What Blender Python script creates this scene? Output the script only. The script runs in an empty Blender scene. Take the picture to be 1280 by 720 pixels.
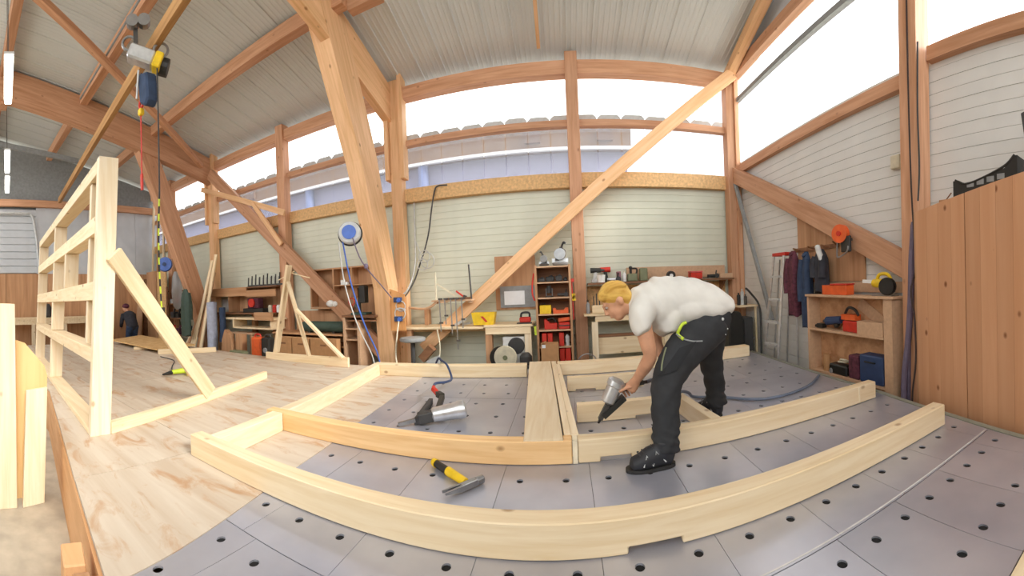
import bpy, bmesh, math, random
from mathutils import Vector, Matrix, Quaternion
random.seed(7)
S = bpy.context.scene
COL = S.collection
PI = math.pi

# ------------------------------------------------------------------ camera, sky, light, exposure
H = 1.05                                    # lens height above the table top (z = 0)
FOC = 480.2                                 # cylinder panorama: pixels per radian at 1280 wide
cam = bpy.data.cameras.new('camera')
cam_o = bpy.data.objects.new('camera', cam)
COL.objects.link(cam_o)
cam.type = 'PANO'
cam.panorama_type = 'CENTRAL_CYLINDRICAL'
cam.central_cylindrical_radius = 1.0
cam.central_cylindrical_range_u_min = -640 / FOC
cam.central_cylindrical_range_u_max = 640 / FOC
cam.central_cylindrical_range_v_min = -360 / FOC
cam.central_cylindrical_range_v_max = 360 / FOC
cam_o.matrix_world = (Matrix.Translation((0, 0, H)) @ Matrix.Rotation(.1386, 4, 'Z') @
                      Matrix.Rotation(.043, 4, 'Y') @ Matrix.Rotation(PI / 2, 4, 'X'))
cam.clip_start = .02
S.camera = cam_o

world = bpy.data.worlds.new('sky')
S.world = world
world.use_nodes = True
bg = world.node_tree.nodes['Background']
bg.inputs[0].default_value = (.95, .97, 1.0, 1)
bg.inputs[1].default_value = 3.0

sun = bpy.data.lights.new('hazy_sun', 'SUN')
sun_o = bpy.data.objects.new('hazy_sun', sun)
COL.objects.link(sun_o)
sun.energy = 10.0
sun.angle = math.radians(24)
sun.color = (1.0, .975, .94)
sun_o.rotation_euler = Vector((-.83, .12, -.50)).to_track_quat('-Z', 'Y').to_euler()
sun_o.location = (12, -6, 6)

S.view_settings.view_transform = 'Standard'
S.view_settings.look = 'None'
S.view_settings.gamma = 1
S.view_settings.use_curve_mapping = False
S.view_settings.exposure = 0.25


# ------------------------------------------------------------------ materials
def lin(h):
    if isinstance(h, str):
        h = [int(h[i:i + 2], 16) / 255 for i in (0, 2, 4)]
    return tuple(c / 12.92 if c <= .04045 else ((c + .055) / 1.055) ** 2.4 for c in h) + (1,)


MATS = {}


def new_mat(name):
    m = bpy.data.materials.new(name)
    m.use_nodes = True
    MATS[name] = m
    nt = m.node_tree
    return m, nt, nt.nodes['Principled BSDF']


def node(nt, kind, **kw):
    n = nt.nodes.new(kind)
    for k, v in kw.items():
        if k.startswith('i_'):
            n.inputs[k[2:].replace('_', ' ')].default_value = v
        else:
            setattr(n, k, v)
    return n


def vary(nt, col_out, amount=.12):
    """per object tone from Object Info > Random"""
    oi = node(nt, 'ShaderNodeObjectInfo')
    mr = node(nt, 'ShaderNodeMapRange')
    mr.inputs['To Min'].default_value = 1 - amount
    mr.inputs['To Max'].default_value = 1 + amount
    nt.links.new(oi.outputs['Random'], mr.inputs['Value'])
    hs = node(nt, 'ShaderNodeHueSaturation')
    nt.links.new(mr.outputs[0], hs.inputs['Value'])
    nt.links.new(col_out, hs.inputs['Color'])
    return hs.outputs[0]


def plain(name, col, rough=.55, metal=0.0, noise=.08, scale=14.0, spec=.5, var=0.0, bump=.0):
    m, nt, b = new_mat(name)
    c = lin(col)
    tc = node(nt, 'ShaderNodeTexCoord')
    n = node(nt, 'ShaderNodeTexNoise')
    n.inputs['Scale'].default_value = scale
    n.inputs['Detail'].default_value = 4
    nt.links.new(tc.outputs['Object'], n.inputs['Vector'])
    r = node(nt, 'ShaderNodeValToRGB')
    r.color_ramp.elements[0].color = tuple(x * (1 - noise * 2) for x in c[:3]) + (1,)
    r.color_ramp.elements[1].color = tuple(min(1, x * (1 + noise)) for x in c[:3]) + (1,)
    r.color_ramp.elements[0].position = .3
    r.color_ramp.elements[1].position = .7
    nt.links.new(n.outputs[0], r.inputs[0])
    out = r.outputs[0]
    if var:
        out = vary(nt, out, var)
    nt.links.new(out, b.inputs['Base Color'])
    b.inputs['Roughness'].default_value = rough
    b.inputs['Metallic'].default_value = metal
    b.inputs['Specular IOR Level'].default_value = spec
    if bump:
        bp = node(nt, 'ShaderNodeBump')
        bp.inputs['Strength'].default_value = bump
        bp.inputs['Distance'].default_value = .01
        nt.links.new(n.outputs[0], bp.inputs['Height'])
        nt.links.new(bp.outputs[0], b.inputs['Normal'])
    return m


def wood(name, light, dark, axis='x', rough=.6, knots=.0, ring=26.0, var=.1, stain=None):
    m, nt, b = new_mat(name)
    tc = node(nt, 'ShaderNodeTexCoord')
    oi = node(nt, 'ShaderNodeObjectInfo')
    mp = node(nt, 'ShaderNodeMapping')
    sc = {'x': (.7, 1, 1), 'y': (1, .7, 1), 'z': (1, 1, .7)}[axis]
    st = {'x': (.06, 1, 1), 'y': (1, .06, 1), 'z': (1, 1, .06)}[axis]
    mp.inputs['Scale'].default_value = st
    add = node(nt, 'ShaderNodeVectorMath', operation='ADD')
    mul = node(nt, 'ShaderNodeVectorMath', operation='SCALE')
    comb = node(nt, 'ShaderNodeCombineXYZ')
    for k in range(3):
        nt.links.new(oi.outputs['Random'], comb.inputs[k])
    nt.links.new(comb.outputs[0], mul.inputs[0])
    mul.inputs['Scale'].default_value = 17.0
    nt.links.new(tc.outputs['Object'], add.inputs[0])
    nt.links.new(mul.outputs[0], add.inputs[1])
    nt.links.new(add.outputs[0], mp.inputs['Vector'])
    n = node(nt, 'ShaderNodeTexNoise')
    n.inputs['Scale'].default_value = ring
    n.inputs['Detail'].default_value = 5
    n.inputs['Roughness'].default_value = .6
    n.inputs['Distortion'].default_value = .4
    nt.links.new(mp.outputs[0], n.inputs['Vector'])
    r = node(nt, 'ShaderNodeValToRGB')
    r.color_ramp.elements[0].color = lin(dark)
    r.color_ramp.elements[1].color = lin(light)
    r.color_ramp.elements[0].position = .32
    r.color_ramp.elements[1].position = .62
    nt.links.new(n.outputs[0], r.inputs[0])
    out = r.outputs[0]
    if knots:
        mk = node(nt, 'ShaderNodeMapping')
        mk.inputs['Scale'].default_value = tuple(2.4 * x for x in {'x': (.9, 1.4, 1.4), 'y': (1.4, .9, 1.4), 'z': (1.4, 1.4, 1.0)}[axis])
        nt.links.new(add.outputs[0], mk.inputs['Vector'])
        v = node(nt, 'ShaderNodeTexVoronoi')
        v.inputs['Scale'].default_value = 1.6
        nt.links.new(mk.outputs[0], v.inputs['Vector'])
        kr = node(nt, 'ShaderNodeValToRGB')
        kr.color_ramp.elements[0].position = .05
        kr.color_ramp.elements[0].color = (knots, knots, knots, 1)
        kr.color_ramp.elements[1].position = .12
        kr.color_ramp.elements[1].color = (0, 0, 0, 1)
        nt.links.new(v.outputs['Distance'], kr.inputs[0])
        mx = node(nt, 'ShaderNodeMix', data_type='RGBA')
        nt.links.new(kr.outputs[0], mx.inputs['Factor'])
        nt.links.new(out, mx.inputs['A'])
        dk = lin(dark)
        mx.inputs['B'].default_value = (dk[0] * .38, dk[1] * .26, dk[2] * .18, 1)
        out = mx.outputs['Result']
    if stain:
        ms = node(nt, 'ShaderNodeMapping')
        ms.inputs['Scale'].default_value = (1.1, 2.6, 1)
        ms.inputs['Rotation'].default_value = (0, 0, .5)
        ge = node(nt, 'ShaderNodeNewGeometry')
        nt.links.new(ge.outputs['Position'], ms.inputs['Vector'])
        n2 = node(nt, 'ShaderNodeTexNoise')
        n2.inputs['Scale'].default_value = 2.6
        n2.inputs['Detail'].default_value = 6
        n2.inputs['Roughness'].default_value = .62
        n2.inputs['Distortion'].default_value = .8
        nt.links.new(ms.outputs[0], n2.inputs['Vector'])
        r2 = node(nt, 'ShaderNodeValToRGB')
        r2.color_ramp.elements[0].position = .52
        r2.color_ramp.elements[0].color = (0, 0, 0, 1)
        r2.color_ramp.elements[1].position = .68
        r2.color_ramp.elements[1].color = (.65, .65, .65, 1)
        nt.links.new(n2.outputs[0], r2.inputs[0])
        mx = node(nt, 'ShaderNodeMix', data_type='RGBA')
        nt.links.new(r2.outputs[0], mx.inputs['Factor'])
        nt.links.new(out, mx.inputs['A'])
        mx.inputs['B'].default_value = lin(stain)
        out = mx.outputs['Result']
    if var:
        out = vary(nt, out, var)
    nt.links.new(out, b.inputs['Base Color'])
    b.inputs['Roughness'].default_value = rough
    b.inputs['Specular IOR Level'].default_value = .3
    bp = node(nt, 'ShaderNodeBump')
    bp.inputs['Strength'].default_value = .15
    bp.inputs['Distance'].default_value = .004
    nt.links.new(n.outputs[0], bp.inputs['Height'])
    nt.links.new(bp.outputs[0], b.inputs['Normal'])
    return m


GLU = wood('glulam', 'ecbf92', 'd8a876', 'x', knots=.75, ring=20)
GLUR = wood('glulam_reddish', 'cf9f7d', 'b78561', 'x', knots=.5, ring=20)
GLUY = wood('glulam_deep', 'ecbf92', 'd8a876', 'y', knots=.75, ring=20)
GLURY = wood('glulam_reddish_deep', 'cf9f7d', 'b78561', 'y', knots=.5, ring=20)
RAILW = wood('runway_wood', 'b48a58', '94693d', 'x', ring=16)
FASCIA = wood('fascia_ply', 'dbab7c', 'c79263', 'x', ring=9)
PALE = wood('spruce_new', 'efdab6', 'e3c89c', 'x', knots=.7, ring=24)
PALE_SHADE = wood('spruce_new_shaded', 'e6c08c', 'd8ab74', 'x', knots=.7, ring=24)  # darker copy of the new spruce, shade of the middle rail in its colour
PALEZ = wood('spruce_new_upright', 'f1e0c3', 'e8d0a8', 'z', knots=.6, ring=24)
PALEY = wood('spruce_new_deep', 'f0ddbd', 'e5cca4', 'y', knots=.6, ring=24)
PLY = wood('plywood_brown', 'c79a72', 'a97a54', 'x', ring=9)
PLYZ = wood('plywood_brown_upright', 'c89b74', 'aa7c57', 'z', ring=9)
OSB = plain('osb_board', 'd8ae78', .7, noise=.13, scale=26, bump=.1)
CHIP = plain('chipboard', 'cba582', .7, noise=.05, scale=30)
DECK = wood('deck_ply', 'cdbfac', 'bfac96', 'x', ring=9, stain='b07f4e', var=.05)
DOOR = wood('cupboard_spruce', 'd3a079', 'cb956c', 'z', knots=.95, ring=9, var=.05)
DARKWOOD = wood('wood_dark', '8d6446', '6e4b33', 'x', ring=14)
SIDING_HAZE = plain('siding_haze', 'd8d7d2', .5, noise=.03, scale=3)  # right wall copy of the siding, greyed to paint in the light haze
SIDING = plain('siding_paint', 'd1d2be', .5, noise=.03, scale=3)
PANELGREY = plain('panel_grey', 'c9cdd0', .55, noise=.04, scale=3)
ROOF = plain('roof_sheet', 'cfd3d1', .5, noise=.02, scale=1.5, metal=0.0)
CONCRETE = plain('concrete', 'b5a894', .8, noise=.12, scale=6, bump=.1)
DIRT = plain('outdoor_ground', '9c968a', .9, noise=.1, scale=2)
BLACK = plain('black_plastic', '23221f', .5)
DARK = plain('dark_grey', '3d3c3b', .55)
HOLE = plain('hole_shade', '141210', .9)
GREY = plain('grey_plastic', '8c8d8c', .5)
LGREY = plain('light_grey', 'c2c3c0', .5)
WHITE = plain('white_paint', 'ecebe6', .5, noise=.03)
CREAM = plain('cream', 'd8cfb4', .6)
RED = plain('red_plastic', 'c8301f', .45)
ORANGE = plain('orange_plastic', 'e0602a', .45)
YELLOW = plain('yellow_plastic', 'eac21c', .45)
LIME = plain('lime', 'c8dd3a', .5)
BLUE = plain('blue_plastic', '4468b8', .45)
NAVY = plain('navy', '2f4266', .6)
PURPLE = plain('purple_grey', '74687c', .6)
OLIVE = plain('olive', '7b7f5f', .55)
GREEN = plain('dark_green', '3a4d42', .65)
CARD = plain('cardboard', 'b98a5c', .75, noise=.06)
PAPER = plain('paper', 'e6e7e8', .7, noise=.02)
STEEL = plain('steel', '9fa0a0', .35, metal=.9)
ALU = plain('aluminium', 'd4d5d6', .32, metal=.75)
IRON = plain('iron', '55524e', .5, metal=.6)
STRUTG = plain('painted_steel', '8f9291', .5)
SHIRT = plain('shirt_cotton', 'dad6cd', .85, noise=.05, scale=8)
TROUSER = plain('work_trousers', '2e2f31', .85, noise=.15, scale=12)
SHOE = plain('shoe_black', '26272b', .6, noise=.1)
SKIN = plain('skin', 'd09a78', .55, noise=.06, scale=20)
HAIR = wood('hair_blond', 'd9b15a', 'b98838', 'x', ring=30, var=0)
BURG = plain('burgundy_cloth', '5f2f3c', .9, noise=.25, scale=26)
NAVYC = plain('navy_cloth', '34435c', .9, noise=.15, scale=12)
BLACKC = plain('dark_cloth', '35363d', .9, noise=.15, scale=12)
CLOTHW = plain('white_cloth', 'd6d6d2', .9)


def metal_plate():
    m, nt, b = new_mat('table_steel')
    tc = node(nt, 'ShaderNodeNewGeometry')
    n = node(nt, 'ShaderNodeTexNoise')
    n.inputs['Scale'].default_value = 2.0
    n.inputs['Detail'].default_value = 4
    n.inputs['Roughness'].default_value = .5
    nt.links.new(tc.outputs['Position'], n.inputs['Vector'])
    r = node(nt, 'ShaderNodeValToRGB')
    r.color_ramp.elements[0].color = lin('a6a7b2')
    r.color_ramp.elements[1].color = lin('c2c2c9')
    r.color_ramp.elements[0].position = .3
    r.color_ramp.elements[1].position = .7
    nt.links.new(n.outputs[0], r.inputs[0])
    out = vary(nt, r.outputs[0], .05)
    nt.links.new(out, b.inputs['Base Color'])
    b.inputs['Metallic'].default_value = .5
    n2 = node(nt, 'ShaderNodeTexNoise')
    n2.inputs['Scale'].default_value = 2.5
    n2.inputs['Detail'].default_value = 2
    nt.links.new(tc.outputs['Position'], n2.inputs['Vector'])
    mr = node(nt, 'ShaderNodeMapRange')
    mr.inputs['To Min'].default_value = .27
    mr.inputs['To Max'].default_value = .4
    nt.links.new(n2.outputs[0], mr.inputs['Value'])
    nt.links.new(mr.outputs[0], b.inputs['Roughness'])
    return m


TABLE = metal_plate()


def pane_mat(name, clear, tint, rough=.3):
    """polycarbonate: part clear, part milky"""
    m = bpy.data.materials.new(name)
    m.use_nodes = True
    nt = m.node_tree
    nt.nodes.clear()
    o = node(nt, 'ShaderNodeOutputMaterial')
    t = node(nt, 'ShaderNodeBsdfTransparent')
    t.inputs[0].default_value = lin(tint)
    d = node(nt, 'ShaderNodeBsdfTranslucent')
    d.inputs[0].default_value = lin(tint)
    g = node(nt, 'ShaderNodeBsdfGlossy')
    g.inputs['Roughness'].default_value = rough
    mx = node(nt, 'ShaderNodeMixShader')
    mx.inputs[0].default_value = 1 - clear
    nt.links.new(t.outputs[0], mx.inputs[1])
    nt.links.new(d.outputs[0], mx.inputs[2])
    m2 = node(nt, 'ShaderNodeMixShader')
    m2.inputs[0].default_value = .04
    nt.links.new(mx.outputs[0], m2.inputs[1])
    nt.links.new(g.outputs[0], m2.inputs[2])
    nt.links.new(m2.outputs[0], o.inputs[0])
    return m


PANE = pane_mat('pane_clear', .93, 'fbfcfc')
PANE2 = pane_mat('pane_sheet', .88, 'e2e3e6')


def lamp_mat(name, strength):
    m, nt, b = new_mat(name)
    b.inputs['Base Color'].default_value = (1, 1, 1, 1)
    b.inputs['Emission Color'].default_value = (1, .97, .9, 1)
    b.inputs['Emission Strength'].default_value = strength
    return m


TUBE = lamp_mat('lamp_diffuser', 6.0)


# ------------------------------------------------------------------ mesh helpers
class MB:
    def __init__(s):
        s.v, s.f = [], []

    def add(s, vs, fs):
        o = len(s.v)
        s.v += [Vector(v) for v in vs]
        s.f += [tuple(o + i for i in f) for f in fs]
        return s

    def box(s, lo, hi):
        (a, b, c), (d, e, f) = lo, hi
        return s.add([(a, b, c), (d, b, c), (d, e, c), (a, e, c), (a, b, f), (d, b, f), (d, e, f), (a, e, f)],
                     [(0, 3, 2, 1), (4, 5, 6, 7), (0, 1, 5, 4), (1, 2, 6, 5), (2, 3, 7, 6), (3, 0, 4, 7)])

    def bar(s, p0, p1, w, h, up=(0, 0, 1), w1=None, h1=None):
        p0, p1 = Vector(p0), Vector(p1)
        x = (p1 - p0).normalized()
        y = Vector(up).cross(x)
        if y.length < 1e-5:
            y = Vector((0, 1, 0)).cross(x)
        y.normalize()
        z = x.cross(y)
        w1 = w if w1 is None else w1
        h1 = h if h1 is None else h1
        vs = []
        for p, a, b in ((p0, w, h), (p1, w1, h1)):
            vs += [p - y * a / 2 - z * b / 2, p + y * a / 2 - z * b / 2, p + y * a / 2 + z * b / 2, p - y * a / 2 + z * b / 2]
        return s.add(vs, [(0, 3, 2, 1), (4, 5, 6, 7), (0, 1, 5, 4), (1, 2, 6, 5), (2, 3, 7, 6), (3, 0, 4, 7)])

    def cyl(s, p0, p1, r0, r1=None, n=14):
        p0, p1 = Vector(p0), Vector(p1)
        r1 = r0 if r1 is None else r1
        x = (p1 - p0).normalized()
        q = x.to_track_quat('Z', 'Y')
        vs = []
        for p, r in ((p0, r0), (p1, r1)):
            for k in range(n):
                a = 2 * PI * k / n
                vs.append(p + q @ Vector((r * math.cos(a), r * math.sin(a), 0)))
        fs = [(k, (k + 1) % n, n + (k + 1) % n, n + k) for k in range(n)]
        fs += [tuple(range(n - 1, -1, -1)), tuple(range(n, 2 * n))]
        return s.add(vs, fs)

    def tube(s, pts, r, n=8, smooth=True, steps=5):
        pts = [Vector(p) for p in pts]
        if smooth and len(pts) > 2:
            pts = catmull(pts, steps)
        N = len(pts)
        ref = None
        vs = []
        for i, p in enumerate(pts):
            t = (pts[min(i + 1, N - 1)] - pts[max(i - 1, 0)]).normalized()
            if ref is None:
                ref = t.orthogonal().normalized()
            ref = (ref - t * ref.dot(t)).normalized()
            b = t.cross(ref)
            for k in range(n):
                a = 2 * PI * k / n
                vs.append(p + ref * (r * math.cos(a)) + b * (r * math.sin(a)))
        fs = []
        for i in range(N - 1):
            for k in range(n):
                fs.append((i * n + k, i * n + (k + 1) % n, (i + 1) * n + (k + 1) % n, (i + 1) * n + k))
        fs += [tuple(range(n - 1, -1, -1)), tuple(range((N - 1) * n, N * n))]
        return s.add(vs, fs)

    def prism(s, pts, vec):
        pts = [Vector(p) for p in pts]
        vec = Vector(vec)
        n = len(pts)
        return s.add(pts + [p + vec for p in pts],
                     [tuple(range(n - 1, -1, -1)), tuple(range(n, 2 * n))] +
                     [(k, (k + 1) % n, n + (k + 1) % n, n + k) for k in range(n)])

    def ring(s, c, axis, r, w, n=20, m=6):
        """torus"""
        c = Vector(c)
        q = Vector(axis).normalized().to_track_quat('Z', 'Y')
        vs, fs = [], []
        for i in range(n):
            a = 2 * PI * i / n
            for j in range(m):
                b = 2 * PI * j / m
                vs.append(c + q @ Vector(((r + w * math.cos(b)) * math.cos(a), (r + w * math.cos(b)) * math.sin(a), w * math.sin(b))))
        for i in range(n):
            for j in range(m):
                fs.append((i * m + j, ((i + 1) % n) * m + j, ((i + 1) % n) * m + (j + 1) % m, i * m + (j + 1) % m))
        return s.add(vs, fs)

    def lathe(s, prof, c, axis=(0, 0, 1), n=18):
        c = Vector(c)
        q = Vector(axis).normalized().to_track_quat('Z', 'Y')
        vs, fs = [], []
        for r, z in prof:
            for k in range(n):
                a = 2 * PI * k / n
                vs.append(c + q @ Vector((r * math.cos(a), r * math.sin(a), z)))
        for i in range(len(prof) - 1):
            for k in range(n):
                fs.append((i * n + k, i * n + (k + 1) % n, (i + 1) * n + (k + 1) % n, (i + 1) * n + k))
        fs += [tuple(range(n - 1, -1, -1)), tuple(range((len(prof) - 1) * n, len(prof) * n))]
        return s.add(vs, fs)

    def ball(s, c, r, n=12, m=8):
        rx, ry, rz = (r, r, r) if not hasattr(r, '__len__') else r
        prof = [(math.sin(PI * i / m), -math.cos(PI * i / m)) for i in range(m + 1)]
        o = len(s.v)
        s.lathe([(max(a, .02), b) for a, b in prof], (0, 0, 0), n=n)
        c = Vector(c)
        for i in range(o, len(s.v)):
            v = s.v[i]
            s.v[i] = c + Vector((v.x * rx, v.y * ry, v.z * rz))
        return s

    def grid(s, rows):
        """open surface from rows of points"""
        n = len(rows[0])
        vs = [p for r in rows for p in r]
        fs = [(i * n + k, i * n + k + 1, (i + 1) * n + k + 1, (i + 1) * n + k) for i in range(len(rows) - 1) for k in range(n - 1)]
        return s.add(vs, fs)


def catmull(P, steps):
    out = []
    n = len(P)
    for i in range(n - 1):
        a, b, c, d = P[max(i - 1, 0)], P[i], P[i + 1], P[min(i + 2, n - 1)]
        for k in range(steps):
            t = k / steps
            out.append(.5 * ((2 * b) + (c - a) * t + (2 * a - 5 * b + 4 * c - d) * t * t + (3 * b - a - 3 * c + d) * t ** 3))
    out.append(P[-1])
    return out


def world_of(o):
    p = Vector((0, 0, 0))
    while o is not None:
        p += o.location
        o = o.parent
    return p


def build(name, mb, mat, parent=None, bevel=0.0, smooth=None, low=True):
    """link one mesh object; mesh points are given in scene coordinates"""
    if isinstance(mb, MB):
        lo = Vector([min(v[i] for v in mb.v) for i in range(3)])
        hi = Vector([max(v[i] for v in mb.v) for i in range(3)])
        c = (lo + hi) / 2
        if parent is None:
            c.z = lo.z
        me = bpy.data.meshes.new(name)
        me.from_pydata([v - c for v in mb.v], [], mb.f)
        bm = bmesh.new()
        bm.from_mesh(me)
        bmesh.ops.recalc_face_normals(bm, faces=bm.faces)
        if bevel:
            bmesh.ops.bevel(bm, geom=[e for e in bm.edges if len(e.link_faces) == 2 and e.calc_face_angle() > .5],
                            offset=bevel, segments=1, affect='EDGES', profile=.5)
        bm.to_mesh(me)
        bm.free()
    else:
        me, c = mb, Vector((0, 0, 0))
    if mat is not None:
        me.materials.append(mat)
    if smooth:
        for p in me.polygons:
            p.use_smooth = True
        me.set_sharp_from_angle(angle=smooth)
    o = bpy.data.objects.new(name, me)
    COL.objects.link(o)
    if parent is not None:
        o.parent = parent
        c = c - world_of(parent)
    o.location = c
    return o


def tag(o, label=None, cat=None, group=None, kind=None):
    if label:
        o['label'] = label
    if cat:
        o['category'] = cat
    if group:
        o['group'] = group
    if kind:
        o['kind'] = kind
    return o


def thing(name, label, cat, loc=(0, 0, 0), group=None, kind=None):
    o = bpy.data.objects.new(name, None)
    o.empty_display_size = .1
    COL.objects.link(o)
    o.location = loc
    return tag(o, label, cat, group, kind)


def timber(name, p0, p1, w, h, mat=None, parent=None, up=(0, 0, 1), bevel=.004, w1=None, h1=None):
    """a beam whose own X axis runs along the grain"""
    p0, p1 = Vector(p0), Vector(p1)
    L = (p1 - p0).length
    x = (p1 - p0) / L
    y = Vector(up).cross(x)
    if y.length < 1e-5:
        y = Vector((0, 1, 0)).cross(x)
    y.normalize()
    z = x.cross(y)
    mb = MB().bar((0, 0, 0), (L, 0, 0), w, h, (0, 0, 1), w1, h1)
    me = bpy.data.meshes.new(name)
    me.from_pydata(mb.v, [], mb.f)
    bm = bmesh.new()
    bm.from_mesh(me)
    bmesh.ops.recalc_face_normals(bm, faces=bm.faces)
    if bevel:
        bmesh.ops.bevel(bm, geom=bm.edges[:], offset=bevel, segments=1, affect='EDGES', profile=.5)
    bm.to_mesh(me)
    bm.free()
    me.materials.append(mat or GLU)
    o = bpy.data.objects.new(name, me)
    COL.objects.link(o)
    M = Matrix((x, y, z)).transposed().to_4x4()
    M.translation = p0 if parent is None else p0 - world_of(parent)
    if parent is not None:
        o.parent = parent
    o.matrix_local = M
    return o


def align_grain(o, d, mat):
    """turn the mesh's own X axis along the grain direction d"""
    q = Vector((1, 0, 0)).rotation_difference(Vector(d).normalized())
    o.data.transform(q.inverted().to_matrix().to_4x4())
    o.rotation_mode = 'QUATERNION'
    o.rotation_quaternion = q
    o.data.materials.clear()
    o.data.materials.append(mat)
    return o


def struct_timber(name, label, cat, *a, **k):
    return tag(timber(name, *a, **k), label, cat, None, 'structure')


def copy_tree(o, parent=None):
    c = o.copy()
    COL.objects.link(c)
    if parent is not None:
        c.parent = parent
    for ch in list(o.children):
        copy_tree(ch, c)
    return c


# ------------------------------------------------------------------ the setting
FZ = -.5                                    # shop floor
YW = 6.2                                    # inside of the back wall
XR = 3.0                                    # inside of the right wall
XL = -11.0                                  # inside of the left wall


def roof_z(y):
    return 4.62 + .25 * (6.2 - y)


tag(build('floor', MB().box((XL - .3, -5, FZ - .1), (XR + .3, YW + .3, FZ)), CONCRETE), 'beige concrete workshop floor below the platform', 'floor', None, 'structure')
tag(build('ground', MB().box((-60, -60, FZ - .25), (60, 60, FZ - .12)), DIRT), 'ground outside the workshop', 'ground', None, 'structure')

# roof of ribbed sheets
ceiling = thing('ceiling', 'ribbed grey roof sheets over timber rafters', 'ceiling', (0, 0, 4), None, 'structure')
PW = .395
prof = []
for k in range(5):
    x0 = k * PW / 5
    hgt = .02 if k == 0 else .006
    prof += [(x0, 0), (x0 + .008, -hgt), (x0 + .028, -hgt), (x0 + .036, 0)]
prof.append((PW, 0))
ya, yb = -3.2, 6.35
mb = MB().grid([[(x, y, roof_z(y) + z + .05) for x, z in prof] for y in (ya, yb)])
first = None
k = 0
x = XL - .3
while x < XR + .1:
    if first is None:
        first = build('roof_panel', mb, ROOF, ceiling)
        o = first
        base = first.location.copy()
    else:
        o = first.copy()
        COL.objects.link(o)
    o.location = base + Vector((x, 0, 0))
    x += PW
tag(build('roof_cover', MB().prism([(XL - .4, ya, roof_z(ya) + .12), (XR + .2, ya, roof_z(ya) + .12), (XR + .2, yb, roof_z(yb) + .12), (XL - .4, yb, roof_z(yb) + .12)], (0, 0, .05)), DARK, ceiling))

# siding: horizontal boards with a groove, one set per bay
POSTX = [-9.8, -7.77, -5.33, -2.72, .23, 2.87]
BH = .222


def siding_board(L, axis):
    """profile in (depth, z); depth goes into the wall"""
    p = [(0, 0), (0, .099), (.005, .102), (.005, .107), (0, .110), (0, .213), (.008, .216), (.008, BH), (.04, BH), (.04, 0)]
    return p


def siding_wall(name, bays, axis, plane, ztop, label):
    wl = thing(name, label, 'wall', (0, 0, 0), None, 'structure')
    for a, b in bays:
        proto = None
        z = FZ
        while z < ztop - .02:
            if proto is None:
                p = siding_board(b - a, axis)
                if axis == 'x':
                    mb = MB().prism([(a, plane + d, zz) for d, zz in p], (b - a, 0, 0))
                else:
                    mb = MB().prism([(plane + d, a, zz) for d, zz in p], (0, b - a, 0))
                proto = o = build('siding_board', mb, SIDING if axis == 'x' else SIDING_HAZE, wl)
                base = proto.location.copy()
            else:
                o = proto.copy()
                COL.objects.link(o)
            o.location = base + Vector((0, 0, z))
            z += BH
    return wl


xs = [XL] + POSTX[:-1] + [XR]
wall_back = siding_wall('wall_back', [(xs[i] + .002, xs[i + 1] - .002) for i in range(len(xs) - 1)], 'x', YW, 2.62, 'pale green ribbed siding of the long wall behind the benches')
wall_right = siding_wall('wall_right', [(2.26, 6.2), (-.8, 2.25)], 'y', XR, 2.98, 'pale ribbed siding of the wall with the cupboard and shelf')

tag(build('wall_fill_blocker', MB().box((XL - .2, -3.35, FZ), (XR + .1, -3.25, 2.3)), SIDING), 'added unseen lower wall behind the camera that blocks front fill light', 'wall', None, 'structure')  # unseen wall, added to cut the fill light from behind the camera
tag(build('wall_right', MB().box((XR, -3.25, FZ), (XR + .05, -.8, 2.98)), SIDING), 'rear part of the right wall', 'wall', None, 'structure')

# left wall with the sectional door, grey panels and plywood dado
wall_left = thing('wall_left', 'far wall with grey panels above a plywood dado', 'wall', (XL, 3, FZ), None, 'structure')
build('backing', MB().box((XL - .16, -3.3, FZ), (XL - .12, 6.3, 4.6)), STRUTG, wall_left)
for i in range(6):
    y0 = -1.2 + i * 1.24
    build('dado_panel', MB().box((XL - .04, y0 + .005, FZ), (XL, y0 + 1.235, 1.92)), PLYZ, wall_left)
for i in range(5):
    y0 = 2.19 + i * .8
    build('wall_panel', MB().box((XL - .05, y0 + .004, 1.925), (XL - .01, y0 + .796, 3.88)), PANELGREY, wall_left)
build('gable_panel', MB().prism([(XL - .06, -3, 3.88), (XL - .06, 6.2, 3.88), (XL - .06, 6.2, 4.6), (XL - .06, -3, 6.9)], (-.05, 0, 0)), STRUTG, wall_left)
build('gable_panel', MB().box((XL - .06, -3, 1.925), (XL - .1, .2, 3.88)), PANELGREY, wall_left)
door = thing('door_1', 'grey sectional door in the far wall', 'door', (XL, 1.2, 1.9), None, 'structure')
for i in range(9):
    z0 = 1.93 + i * .21
    build('door_slat', MB().prism([(XL - .05, .25, z0), (XL - .02, .25, z0 + .02), (XL - .02, .25, z0 + .196), (XL - .05, .25, z0 + .2095), (XL - .08, .25, z0 + .2095), (XL - .08, .25, z0)], (0, 1.95, 0)), PANELGREY, door)
build('door_track', MB().tube([(XL + .1, .3, 3.66), (XL + .1, 1.85, 3.67), (XL + .1, 2.0, 3.64), (XL + .1, 2.08, 3.5), (XL + .1, 2.17, 2.92), (XL + .1, 2.25, 2.0)], .035, 8), LGREY, door)
build('tie_beam', MB().box((XL, -2, 3.87), (XL + .12, 6.15, 4.07)), GLURY, wall_left)

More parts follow.
